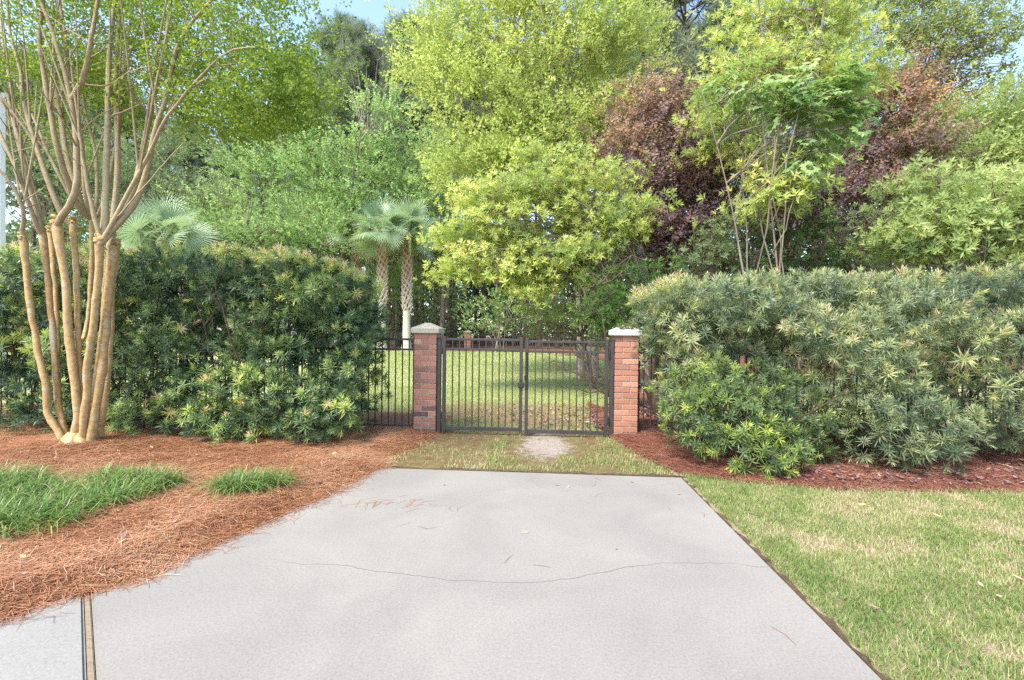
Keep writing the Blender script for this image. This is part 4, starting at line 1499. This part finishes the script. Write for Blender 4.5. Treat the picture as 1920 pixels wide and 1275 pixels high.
pr_ = aty(762, 655, 27); pl_ = aty(720, 655, 27)
palm('right palm of the pair with a slender criss-cross trunk beyond the fence', pr_[0], 27, .40, 7.0, .25, 1.2, 11)
palm('left palm of the pair, half behind the end of the left hedge', pl_[0], 26.6, .40, 6.9, .25, 1.2, 22, base_h=.42)
q = aty(668, 430, 29)
palm('palm whose leaning fan crown shows above the left hedge end, left of the pair', q[0], 29, .40, 7.6, .25, 1.25, 33)
q = aty(308, 450, 22)
palm('broad grey green palm crown showing over the left hedge behind the many stemmed tree', q[0], 22, .3, 5.6, .26, 1.4, 44)


# ------------------------------------------------------------------ trees
def tree(name, label, cat, base, blobs, mat, tpls, dens, size=1.0, clump=(.35, .35, .2), tint0=.5, trunk_r=.12, bark='bark', per=12, nlimb=4, fork=.35, group=None, tintv=.18, tfun=None, stems=1, up=.5, hollow=.35):
    base = np.array(base, float)
    t = thing(name, label, cat, base, group)
    tr = MB()
    bl = []
    for px, py, y, rx, ry, *o in blobs:
        c = aty(px, py, y)
        s = y / F_PX
        bl.append((c, np.array([rx * s, min(rx, ry) * s * (o[0] if o else .8), ry * s])))
    cen = np.mean([c for c, _ in bl], axis=0)
    top = max(c[2] + .5 * r[2] for c, r in bl)
    trunks = []
    for s_ in range(stems):
        b = base + (0 if stems == 1 else 1) * np.array([rng.normal() * .25, rng.normal() * .2, 0])
        tgt = np.array([cen[0] + (rng.normal() * .8 if stems > 1 else 0), cen[1] + (rng.normal() * .4 if stems > 1 else 0), top])
        n = 10
        f = np.linspace(0, 1, n)[:, None]
        P = b + (tgt - b) * np.concatenate([f ** 1.5, f ** 1.5, f], 1)
        P[0, 2] -= .1
        P[1:, :2] += np.cumsum(rng.normal(size=(n - 1, 2)) * trunk_r * .35, axis=0)
        R = trunk_r / math.sqrt(stems) * (1 - .85 * f[:, 0] ** .9)
        R[0] *= 1.35
        tr.tube(P - base, R, 9, rough=.06)
        trunks.append((P, R))
    mb = MB()
    for c, r in bl:
        area = (r[0] * r[1] + r[1] * r[2] + r[0] * r[2]) * 4.19
        nc = max(3, int(dens * area / per))
        d = rand_dirs(nc)
        fr = hollow + (1.02 - hollow) * rng.random(nc) ** .45
        C = c + d * r * fr[:, None]
        low = gh(C[:, 0], C[:, 1]) + .25
        C[:, 2] = np.maximum(C[:, 2], low + .3 * rng.random(nc))
        Pn = np.repeat(C, per, axis=0)
        cs = np.repeat(.7 + .6 * rng.random(nc), per)[:, None]
        off = rng.normal(size=Pn.shape) * np.array(clump) * cs
        Pn = Pn + off
        ax = off / (np.linalg.norm(off, axis=1)[:, None] + 1e-6) * .8 + np.repeat(d, per, axis=0) * .5 + np.array([0, 0, up]) + rng.normal(size=Pn.shape) * .3
        T = tint0 + np.repeat(rng.normal(size=nc) * tintv, per) + rng.normal(size=len(Pn)) * .10
        if tfun is not None:
            T = T + tfun(Pn)
        scatter_mix(mb, tpls, Pn - base, ax, size * (.75 + .5 * rng.random(len(Pn))), np.clip(T, 0, 1))
        for k in range(nlimb):
            P, R = trunks[rng.integers(len(trunks))]
            cand = [i for i in range(2, len(P)) if P[i, 2] < c[2] - .1 * r[2]] or [3]
            i = cand[-1] if rng.random() < .6 else cand[rng.integers(len(cand))]
            e = C[rng.integers(nc)]
            m_ = (P[i] + e) / 2 + np.array([0, 0, .12 * np.linalg.norm(e - P[i])]) + rng.normal(size=3) * .1
            Q = smooth([P[i], m_, e], 7)
            Q[1:-1] += rng.normal(size=(5, 3)) * .05
            tr.tube(Q - base, np.linspace(max(R[i] * .6, .015), .008, 7), 6)
            for kk in range(3):
                e2 = C[rng.integers(nc)]
                if np.linalg.norm(e2 - Q[4]) < 2.2 * r.max():
                    tr.tube(smooth([Q[4], (Q[4] + e2) / 2 + rng.normal(size=3) * .15, e2], 5) - base, np.linspace(max(R[i] * .25, .010), .005, 5), 5)
    mb.build('crown', mat, t)
    tr.build('trunk', MAT[bark], t, smooth=True)
    return t


def gb(px, y):
    p = aty(px, 640, y)
    return (p[0], y, float(gh(0, y)) - .02)


# tall open yellow-green tree over the gate
tree('tall_tree', 'tall open yellow green tree rising over the gate', 'tree', gb(1105, 14.5),
     [(960, 60, 14, 170, 95), (1060, 20, 14.5, 150, 90), (840, 90, 14, 90, 75), (900, 190, 13.5, 120, 65), (1040, 160, 14, 130, 80), (860, 290, 13.5, 75, 70), (1130, 90, 14.5, 100, 95), (950, 280, 13.6, 110, 50), (1000, -90, 14.5, 220, 90), (1120, 215, 14.3, 80, 45), (950, 335, 13.3, 110, 40), (1080, 290, 13.8, 80, 45), (850, 350, 13.2, 50, 30), (1010, 240, 13.6, 90, 40), (830, 40, 14, 50, 55), (800, 130, 14, 45, 50)],
     MAT['yellow'], T_SPRIG, 30, size=1.4, clump=(.42, .42, .13), trunk_r=.19, bark='bark_pale', nlimb=6, stems=3, tint0=.5, hollow=.15, per=30, tintv=.2)
# lower lime-coloured shrub tree
tree('lime_shrub', 'spreading lime green shrub tree drooping low behind the gate', 'shrub', gb(1240, 11.5),
     [(900, 440, 11, 75, 75), (990, 400, 11, 110, 80), (1100, 360, 11.2, 110, 75), (1180, 380, 11, 60, 45), (960, 500, 10.8, 110, 60), (860, 510, 11.2, 42, 40), (1050, 490, 11, 110, 65), (1010, 330, 11.5, 100, 50), (1130, 450, 10.8, 70, 60), (1060, 560, 11.2, 80, 42), (900, 390, 11.3, 60, 45)],
     MAT['lime'], T_ROS, 50, size=1.05, clump=(.30, .30, .10), trunk_r=.13, bark='bark_pale', nlimb=8, stems=3, tint0=.42, tintv=.22, per=26, hollow=.25, tfun=lambda P: .13 * (P[:, 2] - 3.0) / 2 - .12 * (P[:, 0] - .5) * (P[:, 2] < 4) / 2)
# purple-leaved trees
warm = lambda P: .15 * np.clip((P[:, 2] - 4.2) / 1.6, -1.2, 2)
tree('purple_tree', 'dark purple leaved small tree with coppery top between the lime shrub and the yellow tree', 'tree', gb(1240, 12.5),
     [(1220, 240, 12.5, 95, 70), (1280, 310, 12.3, 80, 70), (1180, 300, 12.6, 60, 60), (1260, 400, 12.2, 80, 70), (1310, 440, 12.2, 60, 55), (1200, 460, 12.5, 70, 60), (1240, 200, 12.8, 70, 42), (1340, 340, 12.4, 60, 70), (1180, 400, 12.6, 60, 50)],
     MAT['purple'], T_FLAT, 44, size=1.15, per=24, clump=(.36, .36, .09), trunk_r=.11, bark='bark_dark', nlimb=4, stems=2, tint0=.38, tfun=warm)
tree('purple_tree', 'rusty purple tree whose point rises right of the palmate leaved sapling', 'tree', gb(1640, 13),
     [(1650, 240, 13, 70, 60), (1690, 190, 13, 45, 50), (1630, 320, 12.8, 85, 60), (1570, 380, 12.6, 85, 55), (1690, 290, 13, 55, 50), (1560, 430, 12.8, 70, 40), (1500, 400, 13, 70, 50), (1690, 140, 13.3, 35, 35)],
     MAT['purple'], T_FLAT, 44, size=1.15, per=24, clump=(.38, .38, .09), trunk_r=.10, bark='bark_dark', nlimb=4, stems=2, tint0=.40, tfun=warm)
# yellow-green shrub tree on the right, with the palmate sapling in front of it
tree('yellow_shrub', 'large golden green shrub tree behind the right hedge', 'tree', gb(1460, 11.8),
     [(1420, 80, 12, 70, 55), (1500, 60, 12, 110, 55), (1380, 200, 11.6, 80, 60), (1340, 260, 11.5, 60, 50), (1480, 150, 11.8, 120, 60), (1600, 110, 12.2, 70, 60), (1420, 310, 11.2, 70, 40), (1440, 30, 12.4, 80, 40), (1560, 20, 12.6, 80, 40), (1500, 300, 11.4, 60, 40), (1350, 240, 10.6, 45, 32), (1450, 330, 9.4, 60, 32), (1390, 110, 10.9, 60, 40), (1540, 110, 11, 70, 35), (1450, 395, 9.3, 60, 32), (1500, 360, 9.4, 40, 22)],
     MAT['lime'], T_ROS, 46, size=1.12, clump=(.34, .34, .11), trunk_r=.12, nlimb=5, stems=3, tint0=.55, tintv=.2, per=24, hollow=.25)
tree('palmate_sapling', 'sapling with big fresh green hand shaped leaves behind the right hedge', 'tree', gb(1468, 9.2),
     [(1510, 165, 9.2, 80, 40), (1570, 190, 9.1, 50, 42), (1450, 205, 9.3, 45, 36), (1510, 235, 9.1, 75, 34), (1590, 230, 9.1, 35, 36), (1480, 275, 9.2, 45, 24), (1410, 160, 9.6, 35, 24), (1340, 170, 9.8, 22, 14), (1500, 320, 9.0, 30, 14)],
     MAT['buckeye'], T_PALMATE, 22, size=.58, clump=(.25, .25, .12), trunk_r=.045, nlimb=3, stems=2, tint0=.5, per=6, up=1.0)
# right-hand shrubs
tree('pale_shrub', 'rounded pale green long leaved shrub over the right end of the right hedge', 'shrub', gb(1790, 9.2),
     [(1740, 420, 9, 90, 55), (1830, 380, 9, 100, 60), (1800, 450, 8.8, 110, 45), (1690, 460, 9, 60, 35), (1900, 430, 9, 80, 70), (1880, 480, 8.8, 70, 40), (1760, 360, 9.3, 80, 40), (1960, 380, 9.2, 70, 80)],
     MAT['light_shrub'], T_ROS, 56, size=1.0, clump=(.27, .27, .09), trunk_r=.09, nlimb=7, stems=4, tint0=.52, per=24, hollow=.25, tintv=.2, tfun=lambda P: .12 * (P[:, 2] - 3.3))
tree('leafy_tree', 'bright light green tree behind the pale shrub at the right edge', 'tree', gb(1850, 14),
     [(1790, 260, 14, 90, 55), (1870, 240, 14, 90, 60), (1720, 310, 13.6, 70, 55), (1830, 310, 13.5, 100, 45), (1930, 290, 14, 80, 80), (1760, 220, 14.3, 60, 35), (1900, 190, 14.3, 60, 30), (1690, 360, 13.5, 60, 45)],
     MAT['light_shrub'], T_SPRIG, 38, size=1.35, per=28, clump=(.42, .42, .13), trunk_r=.12, nlimb=4, tint0=.6)
tree('airy_tree', 'airy olive tree with spreading flat sprays against the sky at the top right', 'tree', gb(1630, 15.5),
     [(1680, 60, 15, 90, 45), (1780, 30, 15, 110, 40), (1790, 90, 14.8, 90, 26), (1860, 50, 14.6, 60, 34), (1860, 130, 14.6, 60, 18), (1730, 120, 15, 70, 30), (1640, -20, 15.4, 120, 50), (1800, -60, 15.2, 160, 50), (1800, 165, 14.8, 70, 20), (1870, 90, 14.5, 45, 14)],
     MAT['olive'], T_FLAT, 32, size=1.15, clump=(.42, .42, .10), trunk_r=.15, nlimb=5, tint0=.5, hollow=.1)
# dark evergreen bush behind the right pillar, and the bare-twigged shrub by the gate
tree('evergreen_bush', 'deep green glossy bush right behind the white capped pillar', 'bush', gb(1215, 8.8),
     [(1230, 520, 8.8, 55, 32), (1190, 550, 8.9, 45, 40), (1250, 560, 8.7, 50, 45), (1160, 590, 9, 45, 35), (1210, 610, 8.8, 60, 40), (1120, 585, 9.2, 40, 30), (1280, 600, 8.7, 50, 60)],
     MAT['dark'], T_ROS, 50, size=.75, clump=(.15, .15, .1), trunk_r=.07, bark='bark_dark', nlimb=4, stems=3, tint0=.6)
tree('scrubby_bush', 'brownish twiggy bush low behind the right half of the gate', 'bush', gb(1110, 12.5),
     [(1060, 590, 12.5, 60, 35), (1110, 620, 12.3, 50, 35), (1020, 610, 12.8, 42, 25), (1130, 570, 12.6, 50, 35)],
     MAT['olive'], T_SPRIG, 20, size=.9, clump=(.2, .2, .14), trunk_r=.07, nlimb=9, stems=3, tint0=.35)
t = thing('bare_shrub', 'bare twiggy dark branches arching over the lawn inside the right gate leaf', 'shrub', (1.55, 8.6, 0))
mb = MB()
for k in range(16):
    d = np.array([-.9 + .35 * rng.normal(), .3 * rng.normal() - .1, .5 + .4 * rng.random()])
    L = .6 + .7 * rng.random()
    Q = smooth([(0, 0, .2), d * L * .5 + (0, 0, .25), d * L + (0, 0, .25 - .25 * rng.random())], 7)
    Q[1:] += rng.normal(size=(6, 3)) * .03
    mb.tube(Q, np.linspace(.018, .004, 7), 5)
    for j in range(5):
        q = Q[rng.integers(2, 7)]
        dd = np.array([-.5 + rng.normal() * .5, rng.normal() * .5, rng.normal() * .4])
        mb.tube([q, q + dd * .14, q + dd * .3], [.005, .004, .002], 4)
mb.build('branch', MAT['bark_dark'], t)
t = thing('leaning_trunk', 'dark leaning tree trunk between the right pillar and the hedge', 'tree', (1.9, 8.2, 0))
mb = MB()
mb.tube(smooth([(.35, 0, -.1), (.1, 0, .5), (-.2, .05, 1.0), (-.3, .1, 1.45), (-.2, .2, 1.8)], 14), np.linspace(.13, .06, 14), 9, rough=.1)
mb.tube(smooth([(.2, 0, .35), (.5, .1, 1.0), (.6, .2, 2.0)], 8), np.linspace(.07, .03, 8), 7, rough=.1)
mb.build('trunk', MAT['bark_dark'], t, smooth=True)
mb = MB()
P = np.array([-.2, .1, 1.9]) + rng.normal(size=(260, 3)) * (.5, .4, .35)
scatter_mix(mb, T_ROS, P, rng.normal(size=P.shape) + (0, 0, .5), .7, np.clip(.4 + .2 * rng.normal(size=260), 0, 1))
mb.build('crown', MAT['dark'], t)
# undergrowth bushes along the top of the right hedge
for px, y, rx, ry, mt, lb in ((1360, 10.5, 70, 55, 'mid', 'shaded green bush just above the right hedge, left of its middle'), (1490, 10.2, 70, 45, 'dark', 'deep green bush at the foot of the palmate sapling above the right hedge'), (1620, 11, 80, 45, 'mid', 'dull green bush above the right hedge below the rusty purple tree')):
    tree('shade_bush', lb, 'bush', gb(px, y), [(px, 455, y, rx, ry), (px - 40, 500, y, rx * .8, ry), (px + 45, 510, y, rx * .8, ry), (px, 590, y, rx * 1.2, 60), (px + 20, 430, y, rx * .7, ry * .7)], MAT[mt], T_ROS, 26, size=.85, clump=(.2, .2, .14), trunk_r=.07, bark='bark_dark', nlimb=5, stems=3, tint0=.4)

# mid-distance broadleaf trees, left of the palms
mids = [
    ('light green broadleaf tree with a pointed top, just left of the palms', 650, 29, [(715, 225, 29, 45, 40), (690, 300, 28.5, 80, 45), (630, 340, 28.5, 85, 45), (735, 340, 28.5, 55, 50), (590, 310, 29, 50, 40), (650, 410, 28, 105, 42), (770, 310, 29, 40, 50), (720, 185, 29.3, 25, 20)], 'fresh', .55),
    ('fresh green rounded tree in the middle of the woods edge', 500, 30, [(510, 260, 30, 60, 42), (460, 315, 29.5, 55, 38), (560, 255, 30, 45, 40), (530, 335, 29.5, 75, 40), (450, 390, 29, 65, 36), (560, 400, 29, 75, 40), (520, 215, 30.4, 35, 22)], 'fresh', .62),
    ('blue green tree showing through the stems of the many stemmed tree', 300, 27, [(290, 270, 27, 55, 42), (240, 340, 26.5, 75, 45), (350, 365, 26.5, 55, 34), (180, 300, 27, 65, 55), (210, 405, 26, 90, 42), (330, 410, 26.5, 70, 36)], 'mid', .62),
    ('shaded dark tree at the far left behind the many stemmed tree', 90, 22, [(50, 260, 22, 65, 60), (120, 335, 21.5, 70, 60), (30, 380, 21.5, 60, 60), (90, 190, 22.5, 60, 40), (150, 420, 21, 70, 40)], 'mid', .35),
    ('low leafy tree at the woods edge above the left hedge', 430, 25, [(420, 400, 25, 65, 40), (480, 420, 24.6, 60, 35), (540, 440, 24.6, 70, 32), (600, 430, 25, 50, 40), (370, 430, 25, 50, 30)], 'fresh', .45),
    ('green tree filling the gap between the palms and the yellow tree', 830, 30, [(830, 380, 30, 50, 60), (800, 440, 29.5, 50, 45), (850, 470, 29.5, 50, 50), (820, 310, 30.5, 50, 50), (790, 520, 30, 45, 45)], 'fresh', .3),
    ('mid green tree half hidden behind the golden shrub tree', 1380, 24, [(1350, 330, 24, 120, 100), (1480, 360, 24, 120, 90), (1600, 350, 24, 120, 90), (1240, 380, 24, 90, 100), (1720, 360, 24, 100, 90)], 'mid', .4),
    ('tall green tree far behind the bright tree at the right edge', 1880, 24, [(1880, 320, 24, 110, 90), (1960, 260, 24, 90, 90), (1800, 400, 24, 110, 80), (1930, 430, 23.5, 90, 80)], 'mid', .5),
]
for lb, px, y, bl, mt, t0 in mids:
    tree('broadleaf_tree', lb, 'tree', gb(px, y), bl, MAT[mt], T_BIG, 10.5, size=1.4, clump=(.85, .85, .24), trunk_r=.22, nlimb=5, tint0=t0, per=34, stems=2, hollow=.15, tintv=.2, group='broadleaf trees at the edge of the woods')
for lb, px, y, bl, t0 in (('bushy green tree closing the woods between the two light green trees', 600, 37, [(560, 400, 37, 70, 50), (620, 430, 36.5, 70, 50), (540, 470, 36.5, 70, 40), (640, 370, 37, 50, 40)], .45),
                          ('bushy green tree in the woods right behind the fans of the palms', 740, 37, [(720, 400, 37, 60, 50), (770, 430, 36.5, 50, 50), (800, 380, 37, 40, 45), (740, 480, 36.5, 60, 40), (690, 450, 36.6, 50, 40)], .38),
                          ('bushy green tree in the woods behind the broad low palm', 340, 36, [(330, 400, 36, 70, 45), (400, 380, 36, 60, 45), (270, 420, 35.6, 60, 45), (440, 430, 35.6, 60, 40)], .4)):
    tree('broadleaf_tree', lb, 'tree', gb(px, y), bl, MAT['mid'], T_BIG, 11, size=1.6, clump=(.8, .8, .3), trunk_r=.2, nlimb=4, tint0=t0, per=30, stems=2, hollow=.1, group='broadleaf trees at the edge of the woods')
# understorey bushes along the far fence
us = [(940, 27.5, [(920, 575, 28, 45, 32), (960, 600, 27.8, 42, 28), (900, 610, 28, 32, 22)], 'fresh', .35, 'thin stemmed green shrub in front of the far fence, seen over the left gate leaf'),
      (830, 36, [(830, 560, 36, 42, 40), (800, 600, 36, 40, 28), (860, 600, 36, 36, 26)], 'mid', .5, 'green undergrowth bush among the trunks right of the palms'),
      (1000, 36, [(1000, 560, 36, 50, 36), (1040, 600, 36, 50, 30), (980, 610, 36, 36, 22)], 'mid', .45, 'green undergrowth bush among the trunks above the right gate leaf'),
      (720, 34, [(740, 540, 34, 45, 60), (690, 600, 34, 50, 35), (780, 610, 34, 40, 30)], 'mid', .5, 'green undergrowth bush behind the pair of palms')]
for px, y, bl, mt, t0, lb in us:
    tree('understorey_shrub', lb, 'shrub', gb(px, y), bl, MAT[mt], T_BIG, 10, size=1.0, clump=(.45, .45, .25), trunk_r=.09, nlimb=5, tint0=t0, per=12, stems=5, group='understorey shrubs at the woods edge')


# pines ------------------------------------------------------------
def pine(label, loc, H, r, seed, crown0=.55, spread=3.9, nwh=26, dens=1.3, group='tall pines in the woods'):
    global rng
    keep = rng
    rng = np.random.default_rng(seed)
    t = thing('pine_tree', label, 'pine tree', loc, group)
    tr = MB()
    n = 14
    f = np.linspace(0, 1, n)
    P = np.stack([np.cumsum(rng.normal(size=n) * .05), np.cumsum(rng.normal(size=n) * .05), f * H], 1)
    P[0] = (0, 0, -.2)
    R = r * (1 - .82 * f)
    R[0] *= 1.2
    tr.tube(P, R, 10, rough=.05)
    mb = MB()
    pts, axs = [], []
    for w in range(nwh):
        g_ = w / (nwh - 1)
        z = H * (crown0 + (1 - crown0) * g_)
        p = np.array([np.interp(z, P[:, 2], P[:, 0]), np.interp(z, P[:, 2], P[:, 1]), z])
        for k in range(3):
            a_ = rng.random() * 2 * np.pi
            L = spread * (math.sin(math.pi * (.18 + .80 * g_)) ** .8) * (.55 + .6 * rng.random())
            d = np.array([math.cos(a_), math.sin(a_), .15 + .5 * g_])
            Q = smooth([p, p + d * L * .5 + (0, 0, -.05 * L), p + d * L + (0, 0, .12 * L)], 6)
            tr.tube(Q, np.linspace(.07 * (1 - .6 * g_), .015, 6), 5)
            m = int(16 * dens * max(L, .8))
            s = .35 + .65 * rng.random(m)
            idx = s * 5
            i0 = np.clip(idx.astype(int), 0, 4)
            q = Q[i0] + (Q[i0 + 1] - Q[i0]) * (idx - i0)[:, None]
            q = q + rng.normal(size=(m, 3)) * (.38, .38, .22)
            pts.append(q)
            axs.append(np.tile(d, (m, 1)) * .4 + np.array([0, 0, .6]) + rng.normal(size=(m, 3)) * .4)
    P_, A_ = np.vstack(pts), np.vstack(axs)
    scatter_mix(mb, T_PINE, P_, A_, 1.3, np.clip(.5 + .2 * rng.normal(size=len(P_)), 0, 1))
    mb.build('crown', MAT['pine'], t)
    tr.build('trunk', MAT['bark_pine'], t, smooth=True)
    rng = keep
    return t


LB = 'tall straight pine standing in the woods beyond the far fence'
p0 = aty(640, 640, 43)
protos = [pine(LB, (p0[0], 43, .4), 31, .30, 101), pine(LB, (aty(725, 640, 46)[0], 46, .4), 32, .27, 102, spread=3.0), pine(LB, (aty(575, 640, 48)[0], 48, .4), 30, .28, 103, crown0=.6)]
spots = [(690, 50, 1.02), (665, 40, .86), (605, 46, .92), (760, 42, .95), (735, 52, 1.05), (790, 44, 1.0), (840, 50, 1.02), (610, 55, .95), (540, 46, .78), (490, 50, .8), (440, 45, .74), (400, 48, .72), (350, 44, .72), (370, 52, .78), (300, 47, .78), (240, 45, .82), (180, 43, .85), (120, 46, .9), (60, 42, .9), (0, 45, .95),
         (815, 38, .8), (850, 41, .8), (873, 37, .78), (905, 43, .85), (930, 39, .8), (962, 45, .85), (985, 38, .8), (1012, 42, .85), (1045, 40, .8), (1075, 46, .9), (782, 41, .8), (752, 38, .8), (892, 52, .9), (948, 54, .9), (1000, 53, .95), (830, 56, .9),
         (1130, 44, .95), (1190, 48, 1.0), (1260, 45, 1.0), (1330, 50, 1.0), (1420, 46, .95), (1520, 50, .95), (1610, 46, .85), (1700, 50, .8), (1800, 46, .75), (1900, 48, .7), (455, 56, .75), (330, 58, .72), (205, 56, .82), (90, 56, .85)]
for i, (px, y, s) in enumerate(spots):
    dup(protos[i % 3], (aty(px, 640, y)[0], y, .4), rng.random() * 6.28, s * (.96 + .08 * rng.random()))
pine('near pine with dark crooked boughs hanging in at the top right of the yellow tree', (aty(1250, 640, 22)[0] + .5, 22, .3), 19, .24, 120, crown0=.50, spread=4.3, nwh=22, dens=1.5, group='near pines')

# bare grey saplings and dead brush between the light green trees
t = thing('bare_sapling', 'leafless pale twigged sapling between the light green trees and the pines', 'tree', gb(690, 33))
mb = MB()
bx = np.array(gb(690, 33))
for k in range(12):
    e = aty(640 + 90 * rng.random(), 110 + 90 * rng.random(), 33 + rng.normal())
    Q = smooth([(0, 0, 0), (aty(690, 300, 33) - bx) * (.9 + .1 * rng.random()), e - bx], 9)
    mb.tube(Q, np.linspace(.12, .018, 9), 5)
    for j in range(6):
        q = Q[rng.integers(4, 9)]
        d = np.array([rng.normal() * .6, rng.normal() * .5, .9])
        mb.tube([q, q + d * .6, q + d * 1.3], [.025, .02, .008], 4)
mb.build('branch', MAT['bark'], t)

# far wood that closes the view
mb = MB()
n = 22000
x = rng.uniform(-95, 75, n)
y = rng.uniform(50, 74, n)
zt = 9 + 9 * fbm(x, y, 9, 91)
z = .5 + zt * rng.random(n) ** .8
P = np.stack([x, y, z], 1)
scatter_mix(mb, T_BIG, P, rng.normal(size=P.shape) + (0, -.3, .5), 4.6, np.clip(.35 + .22 * rng.normal(size=n) + .25 * (fbm(x, z, 4, 93) - .5), 0, 1))
tag(mb.build('far_woods', MAT['mid']), None, kind='stuff')

# the white-sided building whose corner shows at the far left
hx = aty(8, 300, 13.3)[0]
t = thing('white_building', 'white boarded house corner rising behind the left hedge at the left edge', 'building', (hx, 9.3, 0))
m = MB()
m.box(-5, -.14, .05, 4, -.1, 8.8)
for k in range(56):
    z = .05 + k * .155
    m.add([(-5, .048, z), (-.14, .048, z), (-.14, .03, z + .004), (-5, .03, z + .004), (-5, .046, z + .15), (-.14, .046, z + .15)], [(0, 1, 2, 3), (3, 2, 5, 4)])
m.build('wall', MAT['white_paint'], t)
m = MB()
m.box(-.138, 0, 0, .14, -.1, 8.8, bev=.006)
m.build('corner_board', MAT['white_paint'], t)
m = MB()
m.box(-.138, 0, 3.9, 4.04, -.1, 8.8, bev=.006)
m.build('corner_board', MAT['white_paint'], t)
m = MB()
m.add([(-5.3, -.3, 8.8), (.02, -.3, 8.8), (.02, 2, 10.2), (-5.3, 2, 10.2), (-5.3, 4.1, 8.8), (.02, 4.1, 8.8), (-5.3, -.3, 8.93), (.02, -.3, 8.93), (.02, 2, 10.33), (-5.3, 2, 10.33), (-5.3, 4.1, 8.93), (.02, 4.1, 8.93)],
      [(0, 3, 2, 1), (3, 4, 5, 2), (6, 7, 8, 9), (9, 8, 11, 10), (0, 1, 7, 6), (5, 4, 10, 11), (1, 2, 8, 7), (2, 5, 11, 8), (0, 6, 9, 3), (3, 9, 10, 4)])
m.build('roof', MAT['roof'], t)
